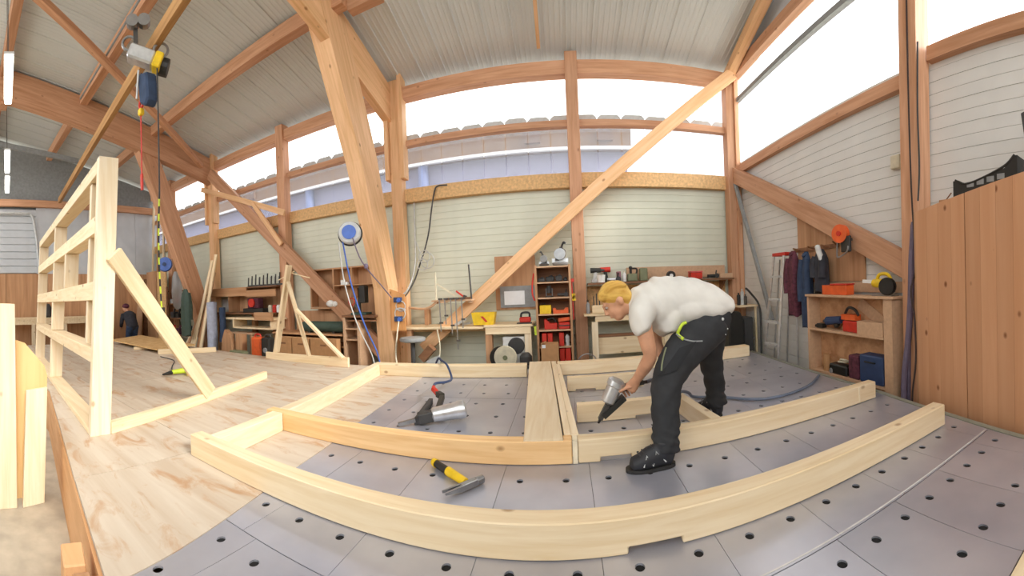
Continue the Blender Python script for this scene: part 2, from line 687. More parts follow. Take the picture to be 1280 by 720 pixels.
# back wall: eave beam, transom, board band
tag(build('trim_1', MB().box((XL, 5.98, 4.34), (2.93, 6.16, 4.55)), GLUR), 'long brown eave beam under the roof sheets', 'beam', None, 'structure')
tag(build('trim_2', MB().box((XL, 6.04, 3.55), (2.93, 6.16, 3.65)), GLUR), 'brown transom rail between the two window rows', 'beam', None, 'structure')
band = thing('trim_3', 'strand board band under the window row', 'trim', (0, 6.1, 2.62), None, 'structure')
for i in range(len(xs) - 1):
    build('band_board', MB().box((xs[i] + .002, 6.08, 2.60), (xs[i + 1] - .002, 6.24, 2.83)), OSB, band)

# windows of the back wall
for i in range(len(xs) - 1):
    a, b = xs[i], xs[i + 1]
    w = thing('window_%d' % (i + 1), 'polycarbonate window bay above the siding', 'window', ((a + b) / 2, 6.2, 2.83), None, 'structure')
    build('pane', MB().box((a, 6.30, 3.55), (b, 6.304, 4.6)), PANE, w)
    n = max(3, round((b - a) / .37))
    sw = (b - a) / n
    for k in range(n):
        x0 = a + k * sw + .005
        x1 = a + (k + 1) * sw - .005
        top = 3.80 + random.uniform(-.012, .012)
        tp = [(x0, 6.22, 3.58), (x1, 6.22, 3.58), (x1, 6.22, top - .05), (x1 - .05, 6.22, top), (x0 + .06, 6.22, top), (x0, 6.22, top - .05)]
        build('closure_strip', MB().prism(tp, (0, .01, 0)), LGREY, w)
        top = 3.64
        pts = [(x0, 6.24, 2.8), (x1, 6.24, 2.8), (x1, 6.24, top - .05), (x1 - .05, 6.24, top), (x0 + .06, 6.24, top), (x0, 6.24, top - .05)]
        build('pane_sheet', MB().prism(pts, (0, .006, 0)), PANE2, w)

# neighbour's building beyond the windows
nb = thing('neighbouring_building', 'hazy building with a tan eaves band seen through the lower window row', 'building', (-12, 13, FZ))
build('wall', MB().box((-34, 12.5, FZ), (2.2, 18, 5.35)), plain('render_bluish', '918fa6', .8), nb)
build('eaves', MB().box((-34, 12.2, 5.38), (2.3, 18, 6.05)), plain('eaves_tan', '745226', .8), nb)
build('gutter', MB().box((-34, 12.1, 5.33), (2.3, 12.22, 5.42)), WHITE, nb)
for xx in (-4.6, -9.5, -16):
    build('drainpipe', MB().cyl((xx, 12.35, FZ), (xx, 12.35, 5.35), .18), plain('pipe_bluegrey', '6f7fa8', .6) if xx == -4.6 else MATS['pipe_bluegrey'], nb)
for xx in (-1.1, 1.2, -7, -13):
    build('roof_hatch', MB().box((xx, 12.1, 5.6), (xx + .5, 12.3, 5.95)), plain('tan_dark', '6b4c2e', .8), nb)

# right wall: sill, transom, head rail, panes, infill
tag(build('trim_4', MB().box((2.92, 2.40, 2.84), (3.04, 6.0, 2.97)), GLURY), 'window sill rail of the right wall, far bay', 'trim', None, 'structure')
tag(build('trim_5', MB().box((2.92, -3.2, 2.99), (3.04, 2.08, 3.12)), GLURY), 'window sill rail of the right wall, near bay', 'trim', None, 'structure')
tag(build('trim_6', MB().box((2.95, -3.2, 4.06), (3.02, 6.0, 4.13)), STRUTG), 'grey transom bar of the right windows', 'trim', None, 'structure')
tag(build('trim_7', MB().box((2.92, -3.2, 4.48), (3.04, 6.0, 4.64)), GLURY), 'brown head rail above the right windows', 'beam', None, 'structure')
for k, (a, b) in enumerate([(2.2, 6.1), (-3.2, 2.2)]):
    w = thing('window_%d' % (7 + k), 'large polycarbonate window of the right wall', 'window', (XR, (a + b) / 2, 2.97), None, 'structure')
    n = 4 if k == 0 else 5
    for j in range(n):
        y0 = a + (b - a) * j / n
        build('pane', MB().box((3.06, y0 + .004, 2.85), (3.066, a + (b - a) * (j + 1) / n - .004, 4.1)), PANE, w)
        build('pane', MB().box((3.06, y0 + .004, 4.1), (3.066, a + (b - a) * (j + 1) / n - .004, 4.5)), PANE, w)
tag(build('wall_gable', MB().prism([(3.02, 6.2, 4.6), (3.02, -3.2, 4.6), (3.02, -3.2, 7.0), (3.02, 6.2, 4.66)], (.04, 0, 0)), PANELGREY), 'light infill above the right windows', 'wall', None, 'structure')

# posts
for (x, w, lab) in [(-9.8, .22, 'far post beside the leaning boards'), (-5.33, .2, 'slim post behind the trestle'), (.23, .19, 'post beside the tool tower')]:
    struct_timber('timber_post', 'brown timber post of the long wall, ' + lab, 'post', (x, 6.03, FZ), (x, 6.03, 4.66), w, .2, GLUR, up=(0, 1, 0))
for (x, lab) in [(-7.77, 'carrying the far rafter'), (-2.72, 'carrying the near rafter')]:
    p = thing('timber_post', 'stepped double timber post ' + lab, 'post', (x, 6.0, FZ), None, 'structure')
    timber('post_core', (x, 6.05, FZ), (x, 6.05, 4.7), .2, .18, GLU, p, up=(0, 1, 0))
    timber('side_plank', (x - .14, 6.0, 2.98), (x - .14, 6.0, 4.6), .075, .2, GLU, p, up=(0, 1, 0))
    timber('side_plank', (x + .14, 6.0, 2.98), (x + .14, 6.0, 4.75), .075, .2, GLU, p, up=(0, 1, 0))
p = thing('timber_post', 'corner post where the two ribbed walls meet', 'post', (2.87, 6.0, FZ), None, 'structure')
timber('post_core', (2.84, 6.05, FZ), (2.84, 6.05, 4.5), .14, .18, GLUR, p, up=(0, 1, 0))
timber('side_plank', (2.95, 5.97, FZ), (2.95, 5.97, 4.5), .08, .1, GLUR, p, up=(0, 1, 0))
struct_timber('timber_post', 'tall pale post of the right wall beside the cupboard', 'post', (2.9, 2.24, FZ), (2.86, 2.16, 5.6), .2, .2, GLUR, up=(0, 1, 0))

# rafters, purlins
RAFX = [-2.72, -7.77]
for x, lab in ((-2.72, 'near'), (-7.77, 'far')):
    xa = x - .19 if lab == 'near' else x - .1
    pts = [(xa, 6.06, 3.97), (xa, 6.06, 4.6), (xa, -3.1, roof_z(-3.1) - .02), (xa, -3.1, roof_z(-3.1) - .7)]
    r = build('roof_rafter', MB().prism(pts, (.14 if lab == 'near' else .2, 0, 0)), None, None)
    align_grain(r, (0, -1, .25), GLU if lab == 'near' else GLUR)
    tag(r, 'deep sloping rafter above the %s raking strut' % lab, 'beam', None, 'structure')
n = 0
for y, z in ((4.3, -.12), (2.6, -.12), (.9, -.12), (-.8, -.12)):
    tag(build('roof_purlin', MB().box((XL, y - .08, roof_z(y) - .22), (-2.6, y + .08, roof_z(y) - .0)), GLUR),
        'brown roof purlin, %s from the long wall' % ['first', 'second', 'third', 'fourth'][n], 'beam', None, 'structure')
    n += 1
tag(build('roof_purlin', MB().box((-2.6, 4.36, roof_z(4.4) - .22), (-2.12, 4.50, roof_z(4.4))), GLUR), 'short purlin stub beside the near rafter', 'beam', None, 'structure')
struct_timber('gable_rafter', 'pale rafter stub sloping up from the corner', 'beam', (2.86, 6.1, 4.5), (2.78, 4.4, 4.94), .14, .16, GLU)
struct_timber('roof_batten', 'short hanging batten under the middle roof sheets', 'beam', (-.25, 5.8, 4.66), (-.23, 4.3, 5.03), .05, .06, GLU)
struct_timber('timber_strut', 'thin brown strut crossing under the roof above the hoist', 'beam', (-5.0, .55, 5.65), (-7.55, 5.55, 4.36), .11, .12, GLUR)
struct_timber('roof_hanger', 'dark brown hanger at the far left of the roof', 'beam', (-7.9, .88, 5.2), (-7.9, .88, 6.05), .28, .2, GLUR, up=(0, 1, 0))
tag(build('conduit_pipe', MB().tube([(-7.35, 2.42, 5.24), (-5.9, 2.42, 5.24), (-4.2, 2.40, 5.24)], .018, 6), GREY), 'thin grey conduit along the second purlin', 'pipe', None, 'structure')
struct_timber('steel_beam', 'light grey steel beam crossing under the far roof', 'beam', (-9.5, -.3, 5.26), (-9.5, 3.04, 4.77), .1, .12, STRUTG)

# raking struts
def raker(x, front, back, w, mat, lab):
    pts = [(x - w / 2, y, z) for y, z in front] + [(x - w / 2, y, z) for y, z in reversed(back)]
    mb = MB().prism(pts, (w, 0, 0))
    o = build('raking_strut', mb, None)
    a, b = Vector((0,) + front[0]), Vector((0,) + front[-1])
    align_grain(o, b - a, mat)
    return tag(o, lab, 'strut', None, 'structure')


GLUZ = wood('glulam_upright', 'e0a468', 'c8894f', 'z', knots=.75, ring=20)
GLUZ2 = wood('glulam_upright_dark', 'cf9a6d', 'b27d50', 'z', knots=.6, ring=20)
raker(-2.9, [(5.55, FZ), (5.32, .04), (5.57, 1.14)][2:] + [(4.86, 3.02), (4.38, 3.99), (3.96, 4.84), (3.84, 5.10)], [(5.95, 1.14), (5.37, 3.17), (4.89, 4.22), (4.48, 5.02)], .27, GLU, 'big orange raking strut with the hose reel')
raker(-2.9, [(5.72, FZ), (5.57, 1.14)], [(6.0, FZ), (5.95, 1.14)], .27, GLU, 'lower foot of the big raking strut behind the bench end')
raker(-7.84, [(5.75, FZ), (5.34, .96), (5.02, 1.74), (4.30, 3.61), (3.72, 5.0)], [(6.0, FZ), (5.75, .96), (5.48, 1.74), (4.78, 3.61), (4.2, 5.0)], 0.24, GLUR, 'far brown raking strut beside the green jacket')

# braces in the wall planes
struct_timber('diagonal_brace', 'long light diagonal brace rising to the corner', 'brace', (-2.3, 5.86, .12), (2.86, 5.86, 4.48), .1, .19, GLU)
struct_timber('diagonal_brace', 'brown diagonal brace falling to the foot of the big strut', 'brace', (-7.62, 5.86, 4.22), (-3.0, 5.86, .0), .1, .26, GLUR)
struct_timber('diagonal_brace', 'brown brace on the right wall above the coats', 'brace', (2.9, 6.05, 2.86), (2.9, 1.9, .92), .1, .24, GLUR)
struct_timber('timber_lath', 'thin level lath nailed across the far bay', 'brace', (-7.88, 5.78, 3.87), (-5.1, 5.78, 2.75), .05, .12, GLU)
struct_timber('timber_lath', 'short lath under the level lath in the far bay', 'brace', (-6.0, 5.76, 3.12), (-5.2, 5.76, 2.12), .05, .1, GLU)
struct_timber('steel_strut', 'dark grey steel strut leaning in the corner', 'strut', (2.88, 5.95, 2.7), (2.88, 4.85, .42), .05, .06, STRUTG)

# hoist rail
struct_timber('crane_rail', 'narrow brown runway beam carrying the hoist', 'beam', (-10.6, 2.8, 4.0), (-2.6, 2.02, 4.0), .08, .15, RAILW)

# ------------------------------------------------------------------ steel table with drilled plates
def curve_plate(name, outline, holes, z, t, mat, parent):
    cu = bpy.data.curves.new(name, 'CURVE')
    cu.dimensions = '2D'
    cu.fill_mode = 'BOTH'
    cu.extrude = t / 2

    def spline(pts):
        s = cu.splines.new('POLY')
        s.points.add(len(pts) - 1)
        for q, p in zip(s.points, pts):
            q.co = (p[0], p[1], 0, 1)
        s.use_cyclic_u = True
    cx = sum(p[0] for p in outline) / len(outline)
    cy = sum(p[1] for p in outline) / len(outline)
    spline([(x - cx, y - cy) for x, y in outline])
    for hx, hy, rx, ry in holes:
        spline([(hx - cx + rx * math.cos(2 * PI * k / 14), hy - cy + ry * math.sin(2 * PI * k / 14)) for k in range(14)])
    tmp = bpy.data.objects.new('tmp', cu)
    COL.objects.link(tmp)
    dg = bpy.context.evaluated_depsgraph_get()
    me = bpy.data.meshes.new_from_object(tmp.evaluated_get(dg))
    bpy.data.objects.remove(tmp)
    bpy.data.curves.remove(cu)
    me.materials.clear()
    me.materials.append(mat)
    me.name = name
    o = bpy.data.objects.new(name, me)
    COL.objects.link(o)
    o.parent = parent
    o.location = Vector((cx, cy, z - t / 2)) - world_of(parent)
    return o


def xr(y):
    P = [(.5, 2.13), (.88, 2.2), (1.48, 2.32), (2.41, 2.45), (3.29, 2.48), (4.9, 2.52)]
    for (a, u), (b, v) in zip(P, P[1:]):
        if y <= b:
            return u + (v - u) * (y - a) / (b - a)
    return 2.52


EDGE = [(.5, -1.36), (.84, -1.41), (1.29, -1.49), (1.79, -1.57), (2.18, -1.6), (2.76, -1.67), (3.66, -1.73), (4.88, -1.78)]


def xe(y):
    for (a, u), (b, v) in zip(EDGE, EDGE[1:]):
        if y <= b:
            return u + (v - u) * (y - a) / (b - a)
    return -1.78


table = thing('steel_table', 'grey steel assembly table with a grid of drilled holes', 'table', (.4, 2.6, FZ))
R73 = [-1.36, -1.15, -.92, -.7, -.48, -.25, -.02, .2, .43, .66, .84, 1.02, 1.19, 1.36, 1.53, 1.70, 1.87]
R104 = [-1.36, -1.15, -.92, -.7, -.48, -.25, -.02, .2, .43, .66, .88, 1.06, 1.24, 1.42, 1.6, 1.77, 1.94, 2.12]
R138 = [-1.42, -1.2, -.97, -.73, -.49, -.25, 0, .23, .46, .68, .88, 1.08, 1.27, 1.46, 1.65, 1.82, 1.99, 2.18]
R206 = [-1.49, -1.27, -1.03, -.79, -.54, -.29, -.04, .19, .42, .65, .87, 1.09, 1.30, 1.5, 1.69, 1.88, 2.07, 2.26]
R275 = [-1.55, -1.32, -1.08, -.83, -.59, -.34, -.1, .14, .38, .6, .83, 1.06, 1.29, 1.5, 1.7, 1.9, 2.1, 2.3]
R310 = [-1.58, -1.34, -1.1, -.86, -.61, -.37, -.12, .12, .36, .6, .83, 1.06, 1.29, 1.51, 1.72, 1.93, 2.13, 2.33]
R411 = [-1.62, -1.4, -1.16, -.92, -.68, -.44, -.2, .05, .3, .55, .8, 1.04, 1.28, 1.52, 1.75, 1.97, 2.18, 2.38]
bands = [(.53, 1.155, [(.73, R73), (1.045, R104)]),
         (1.16, 2.27, [(1.385, R138), (2.065, R206)]),
         (2.275, 3.6, [(2.42, R206), (2.75, R275), (3.10, R310), (3.44, R310)]),
         (3.605, 4.86, [(3.78, R310), (4.115, R411), (4.46, R411)])]
for y0, y1, rows in bands:
    ref = rows[-1][1]
    cuts = ['edge']
    for k in range(0, len(ref) - 1, 2):
        lo = max(r[k] for _, r in rows if k < len(r))
        hi = min(r[k + 1] for _, r in rows if k + 1 < len(r))
        if hi - lo > .09:
            cuts.append((lo + hi) / 2)
    cuts.append(None)
    for a, b in zip(cuts, cuts[1:]):
        g = .0012
        if a == 'edge':
            xa = xe(y0)
            out = [(xe(y1) + .003, y1)] + [(xe(y) + .003, y) for y in (3.66, 2.76, 2.18, 1.79, 1.29, .84) if y0 < y < y1] + [(xe(y0) + .003, y0), (b - g, y0), (b - g, y1)]
            lim = b
            a = -9
        elif b is None:
            out = [(a + g, y0), (xr(y0), y0)] + [(xr(y), y) for y in (.88, 1.48, 2.41, 3.29) if y0 < y < y1] + [(xr(y1), y1), (a + g, y1)]
            lim = 9
        else:
            out = [(a + g, y0), (b - g, y0), (b - g, y1), (a + g, y1)]
            lim = b
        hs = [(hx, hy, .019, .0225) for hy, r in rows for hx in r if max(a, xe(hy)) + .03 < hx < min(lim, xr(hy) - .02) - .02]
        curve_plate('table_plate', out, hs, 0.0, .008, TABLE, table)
build('hole_shade_sheet', MB().prism([(-1.32, .55, -.029), (2.12, .55, -.029), (2.45, 2.4, -.029), (2.5, 4.85, -.029), (-1.7, 4.85, -.029), (-1.6, 2.6, -.029)], (0, 0, .02)), HOLE, table)  # near-black sheet added under the plates, paints shade into the holes
E_ = MB()
pr = [(xr(y), y) for y in (.53, .88, 1.48, 2.41, 3.29, 4.86)]
mb = MB()
for (a, b), (c, d) in zip(pr, pr[1:]):
    mb.prism([(a + .004, b, -.09), (a + .05, b, -.09), (c + .05, d, -.09), (c + .004, d, -.09)], (0, 0, .094))
build('edge_angle', mb, plain('edge_green_grey', '8d8f80', .5), table)
build('edge_angle', MB().box((-1.75, 4.865, -.09), (2.57, 4.91, .004)), MATS['edge_green_grey'], table)
build('front_board', MB().prism([(.2, .47, -.14), (2.16, .47, -.14), (2.16, .52, -.14), (.2, .52, -.14)], (0, 0, .15)), PALE, table)
build('chalk_line', MB().box((.55, 1.170, .0002), (2.24, 1.178, .0010)), plain('chalk', 'd2d0cc', .8), table)
for lx in (-1.2, .3, 2.0):
    for ly in (.8, 2.6, 4.6):
        build('leg', MB().box((lx - .05, ly - .05, FZ), (lx + .05, ly + .05, -.06)), IRON, table)

# ------------------------------------------------------------------ wooden working platform
deck = thing('wooden_platform', 'stained light plywood working platform beside the steel table', 'platform', (-5, 3, FZ))
def yf(x):
    return .52 + (-1.42 - x) * .1672 if x > -4.6 else 1.05


DT = .003
xsd = [-9.6, -8.35, -7.1, -5.85, -4.6, -3.4, -2.25, None]
ysd = [None, 1.62, 2.7, 3.8, 4.89]
for i in range(len(xsd) - 1):
    a, b = xsd[i], xsd[i + 1]
    for j in range(len(ysd) - 1):
        c, d = ysd[j], ysd[j + 1]
        g = .003
        bl = [(a + g, c + g if c else yf(a)), (a + g, d - g)]
        if b is None:
            ys = [y for y in (.84, 1.29, 1.79, 2.18, 2.76, 3.66) if (c or .5) < y < d]
            right = [(xe(d), d - g)] + [(xe(y), y) for y in reversed(ys)] + [(xe(c or .52), (c + g) if c else .52)]
        else:
            right = [(b - g, d - g), (b - g, c + g if c else yf(b))]
        pts = [bl[0], bl[1]] + right
        build('deck_sheet', MB().prism([(x, y, DT - .022) for x, y in pts], (0, 0, .022)), DECK, deck)
mb = MB()
fp = [(-1.36, .505), (-4.6, 1.035), (-9.6, 1.035)]
for (a, b), (c, d) in zip(fp, fp[1:]):
    build('fascia_board', MB().prism([(a, b, FZ), (c, d, FZ), (c, d + .03, FZ), (a, b + .03, FZ)], (0, 0, -FZ - .03)), FASCIA, deck)
build('fascia_board', MB().box((-9.6, 4.86, -.14), (-1.8, 4.90, -.02)), PALE, deck)
build('joist', MB().box((-9.5, 2.9, FZ), (-2.2, 3.0, -.02)), DARKWOOD, deck)
tag(build('timber_block', MB().prism([(-1.69, .425, FZ), (-1.54, .40, FZ), (-1.525, .49, FZ), (-1.675, .52, FZ)], (0, 0, .49)), FASCIA, bevel=.006), 'upright block of timber at the front edge of the platform', 'block')
tag(build('timber_block', MB().prism([(-1.515, .43, FZ), (-1.47, .424, FZ), (-1.46, .49, FZ), (-1.505, .497, FZ)], (0, 0, .475)), PLYZ, bevel=.004), 'thin brown upright offcut beside the timber block at the platform edge', 'block')

# ------------------------------------------------------------------ timber frame lying on the table
def rail_mesh(p0, p1, th, h, notches=()):
    """a plank on edge, from p0 to p1 (x, y), with notches (x0, x1, depth) along its lower edge"""
    p0, p1 = Vector((p0[0], p0[1], 0)), Vector((p1[0], p1[1], 0))
    d = (p1 - p0)
    L = d.length
    d.normalize()
    nrm = Vector((-d.y, d.x, 0))
    pts = [(0, 0)]
    for a, b, dep in notches:
        pts += [(a, 0), (a, dep), (b, dep), (b, 0)]
    pts += [(L, 0), (L, h), (0, h)]
    return MB().prism([p0 + d * a + Vector((0, 0, z + DT)) for a, z in pts], nrm * th)


fr = thing('timber_framework', 'long pale timber wall frame lying flat across the steel table', 'frame', (0, 3, DT))
rail = lambda *a: build('rail', rail_mesh(*a), PALE, fr, bevel=.005)
HR = .142
rail((-2.2, 1.455), (2.18, 1.455), .10, HR, [(2.4, 2.62, .028)])
build('rail', rail_mesh((-2.25, 2.235), (.0, 2.245), .09, HR - .004), PALE_SHADE, fr, bevel=.005)
rail((.035, 2.25), (2.33, 2.255), .09, HR - .004, [(.13, .32, .028)])
build('joint_strip', MB().box((.003, 2.248, DT), (.032, 2.33, HR + DT - .006)), plain('end_grain', 'efe0c0', .7), fr)
build('joint_strip', MB().box((2.125, 2.2515, .01), (2.14, 2.2545, HR - .008)), MATS['end_grain'], fr)
rail((-2.43, 4.36), (-.49, 4.46), .14, HR)
rail((-.13, 4.49), (2.36, 4.60), .14, HR)
build('end_rail', rail_mesh((-2.0, 1.557), (-2.065, 2.232), .1, HR), PALEY, fr, bevel=.005)
build('end_rail', rail_mesh((-2.075, 2.328), (-2.33, 4.36), .1, HR), PALEY, fr, bevel=.005)
# box post: a wide board and a narrow board on top, studs beneath
zt = HR + DT
build('wide_board', MB().prism([(-.47, 4.62, zt - .03), (-.215, 4.62, zt - .03), (-.05, 2.25, zt - .03), (-.285, 2.25, zt - .03)], (0, 0, .036)), PALEY, fr, bevel=.003)
build('narrow_board', MB().prism([(-.208, 4.62, zt - .03), (-.15, 4.62, zt - .03), (-.003, 2.33, zt - .03), (-.045, 2.33, zt - .03)], (0, 0, .034)), PALEY, fr, bevel=.003)
build('stud', rail_mesh((-.10, 4.48), (.045, 2.345), -.055, HR - .004), PALEY, fr, bevel=.004)
build('stud', rail_mesh((-.46, 4.44), (-.27, 2.345), .05, HR - .034), PALEY, fr, bevel=.004)
build('cross_rail', rail_mesh((-.02, 3.79), (.74, 3.79), .08, HR - .004, [(.08, .28, .02)]), PALE, fr, bevel=.004)
build('cross_rail', rail_mesh((.05, 2.915), (.82, 2.925), .07, HR - .004, [(.45, .62, .02)]), PALE, fr, bevel=.004)
build('stud', rail_mesh((.90, 2.33), (.83, 3.02), -.07, HR - .006), PALEY, fr, bevel=.004)

# ------------------------------------------------------------------ upright timber frame with its brace
up = thing('timber_framework', 'tall upright frame of bright new studs and rails standing on the platform edge', 'frame', (-4, 1.1, DT))


def fp3(x, z, off=0.0):
    """point of the frame's plane: x along the base line, z up, off = towards the hall's long wall"""
    t = (-2.75 - x) / 3.35
    return Vector((x, .965 + .30 * t + .055 * z + off, z))


def stud_up(x0, x1, z0, z1, off=0.0, d=.15, name='stud', mat=None):
    mb = MB()
    vs = []
    for z in (z0, z1):
        for x, o in ((x0, off), (x1, off), (x1, off + d), (x0, off + d)):
            vs.append(fp3(x, z, o))
    mb.add(vs, [(0, 3, 2, 1), (4, 5, 6, 7), (0, 1, 5, 4), (1, 2, 6, 5), (2, 3, 7, 6), (3, 0, 4, 7)])
    return build(name, mb, mat or PALEZ, up, bevel=.003)


def rail_up(x0, x1, z, h=.06, off=0.0, d=.17):
    return stud_up(x0, x1, z, z + h, off, d, 'rail', PALE)


stud_up(-2.945, -2.87, DT, 2.24, 0, .17)                   # end post
stud_up(-3.24, -3.17, .70, 2.1, .02, .10)
rail_up(-7.15, -2.95, 2.11, .12)
rail_up(-7.15, -2.95, 1.62, .14)
rail_up(-7.15, -2.95, 1.07, .15)
rail_up(-7.15, -2.95, .57, .11)
rail_up(-7.15, -2.95, DT + .001, .045)
for a_, b_ in ((.05, .565), (.685, 1.065), (1.225, 1.615), (1.765, 2.105)):
    stud_up(-5.21, -5.13, a_, b_, 0, .17)
    stud_up(-7.1, -7.02, a_, b_, 0, .17)
stud_up(-4.32, -4.24, 1.225, 1.615, 0, .16)
br = timber('brace', (-2.835, 1.19, 1.44), (-3.215, 2.385, .085), .15, .045, PALE, up, up=(1, 0, 0))
bp = timber('base_plate', (-2.90, 1.15, .048), (-3.58, 3.56, .048), .06, .09, PALE, up)
tag(bp, 'pale base plate running out over the platform')

# boards on the floor, leaning on the platform's front edge
tag(build('white_board', MB().prism([(-2.99, .275, FZ), (-2.99, .41, FZ), (-2.99, .41, 1.05), (-2.99, .20, 1.06), (-2.99, .16, FZ)], (.035, 0, 0)), PALEZ, bevel=.003), 'tallest bright board at the left edge, standing on the floor before the platform', 'board')
tag(build('plywood_offcut', MB().prism([(-3.13, .40, FZ), (-3.13, .655, FZ), (-3.13, .69, .46), (-3.13, .67, .54), (-3.13, .61, .61), (-3.13, .51, .73), (-3.13, .40, .77)], (.03, 0, 0)), wood('offcut_tan', 'e2bd85', 'cfa168', 'z', ring=8)), 'tan rounded plywood offcut standing between two bright boards', 'board')
tag(build('white_board', MB().add([(-2.99, .455, FZ), (-2.95, .455, FZ), (-2.99, .63, FZ), (-3.03, .63, FZ), (-3.03, .50, .37), (-2.99, .50, .37), (-3.03, .675, .378), (-3.07, .675, .378)],
     [(0, 1, 2, 3), (4, 5, 6, 7), (0, 1, 5, 4), (1, 2, 6, 5), (2, 3, 7, 6), (3, 0, 4, 7)]), PALEZ, bevel=.003), 'shorter bright board leaning on the platform edge beside the tan offcut', 'board')

# ------------------------------------------------------------------ big cupboard on the right
cb = thing('tall_cupboard', 'tall knotty spruce cupboard beside the steel table', 'cupboard', (2.6, 1.2, FZ))


def cl(t):
    """front line of the cupboard at depth t"""
    return 2.33 + (t - .85) * .248


def ct(y):
    return 1.575 + (2.02 - y) * .115


def cb_board(y0, y1, name, parent):
    p = [(cl(y0), y0, FZ + .02), (cl(y1), y1, FZ + .02), (cl(y1), y1, ct(y1)), (cl(y0), y0, ct(y0))]
    return build(name, MB().prism(p, (.025, 0, 0)), DOOR, parent)


for y0, y1 in ((1.452, 2.02), (.87, 1.444), (.28, .862)):
    d = bpy.data.objects.new('door', None)
    COL.objects.link(d)
    d.parent = cb
    d.location = Vector((cl(y0), (y0 + y1) / 2, .5)) - world_of(cb)
    n = 4
    for k in range(n):
        cb_board(y0 + (y1 - y0) * k / n + .0006, y0 + (y1 - y0) * (k + 1) / n - .0006, 'board', d)
build('side_panel', MB().box((cl(2.03) + .01, 2.024, FZ), (2.95, 2.045, ct(2.02))), PLYZ, cb)
build('top_panel', MB().prism([(cl(2.02) + .03, 2.02, ct(2.02) - .03), (cl(.28) + .03, .28, ct(.28) - .03), (2.95, .28, ct(.28) - .03), (2.95, 2.02, ct(2.02) - .03)], (0, 0, .025)), PLY, cb)

# ------------------------------------------------------------------ storage shelf by the right wall
def T(name, mb, mat, label, cat, group=None, **k):
    return tag(build(name, mb, mat, **k), label, cat, group)


def bx(x0, x1, y0, y1, z0, z1):
    return MB().box((x0, y0, z0), (x1, y1, z1))


sh = thing('storage_shelf', 'open chipboard shelf unit standing by the right wall beside the cupboard', 'shelf', (2.8, 3.0, FZ))
build('side_panel', bx(2.71, 2.88, 3.70, 3.735, FZ, .81), CHIP, sh)
build('side_panel', bx(2.71, 2.88, 2.39, 2.50, FZ, .81), CHIP, sh)
build('top_board', bx(2.69, 2.88, 2.36, 3.75, .812, .838), CHIP, sh, bevel=.003)
build('shelf_board', bx(2.71, 2.88, 2.505, 3.695, .415, .44), CHIP, sh)
build('shelf_board', bx(2.71, 2.88, 2.505, 3.695, -.075, -.05), CHIP, sh)
build('back_board', bx(2.882, 2.89, 2.45, 3.72, FZ, .80), PLY, sh)
build('diagonal_board', MB().bar((2.876, 3.0, .75), (2.876, 2.56, .50), .010, .13, up=(0, 0, 1)), CHIP, sh)

b = thing('parts_box', 'small red parts box on top of the shelf unit', 'box', (2.78, 3.25, .839))
build('body', bx(2.72, 2.84, 3.04, 3.45, .839, .945), ORANGE, b, bevel=.004)
build('lid', bx(2.715, 2.845, 3.03, 3.30, .946, .962), RED, b, bevel=.003)
w = thing('circular_saw', 'yellow and black circular saw standing on top of the shelf unit', 'saw', (2.8, 2.55, .839))
build('blade_guard', MB().lathe([(.02, -.03), (.085, -.03), (.09, 0), (.085, .03), (.02, .03)], (2.78, 2.50, .932), (1, .2, 0), 18), BLACK, w)
build('motor', MB().cyl((2.80, 2.56, .96), (2.80, 2.70, .965), .05, .042), YELLOW, w)
build('handle', MB().tube([(2.8, 2.66, .99), (2.8, 2.62, 1.05), (2.8, 2.52, 1.05), (2.8, 2.47, 1.0)], .018), YELLOW, w)
build('base_plate', bx(2.74, 2.86, 2.42, 2.68, .839, .846), STEEL, w)
build('fence', MB().bar((2.80, 2.66, .975), (2.79, 2.85, .985), .012, .035), WHITE, w)
# middle board
w = thing('power_drill', 'dark cordless tool with a fallen battery on the middle board of the shelf unit', 'drill', (2.8, 3.3, .441))
build('body', MB().cyl((2.79, 3.45, .53), (2.79, 3.20, .56), .05, .042), NAVY, w)
build('grip', MB().bar((2.79, 3.30, .52), (2.79, 3.27, .478), .05, .06), BLACK, w)
build('chuck', MB().cyl((2.79, 3.45, .53), (2.79, 3.52, .522), .03, .018), IRON, w)
w = thing('belt_grinder', 'red and black machine in front of the wooden crate on the middle board', 'machine', (2.8, 3.05, .441))
build('body', bx(2.74, 2.85, 2.90, 3.14, .441, .56), RED, w, bevel=.012)
build('head', MB().bar((2.79, 3.16, .60), (2.79, 2.94, .60), .09, .06), ORANGE, w)
build('handle', MB().tube([(2.79, 3.14, .63), (2.79, 3.08, .70), (2.79, 2.98, .68), (2.79, 2.93, .62)], .016), BLACK, w)
T('hand_tool', MB().bar((2.78, 3.60, .47), (2.78, 3.50, .47), .07, .05).cyl((2.78, 3.66, .46), (2.78, 3.55, .47), .018), BLACK, 'low black tool at the far end of the middle board', 'tool')
w = thing('wooden_crate', 'small plywood crate at the near end of the middle board', 'crate', (2.79, 2.67, .441))
for y0 in (2.515, 2.865):
    build('end_board', bx(2.725, 2.849, y0, y0 + .012, .441, .575), CHIP, w)
for x0 in (2.714, 2.85):
    build('side_board', bx(x0, x0 + .01, 2.515, 2.878, .441, .575), CHIP, w)
build('bottom_board', bx(2.726, 2.849, 2.528, 2.864, .441, .45), CHIP, w)
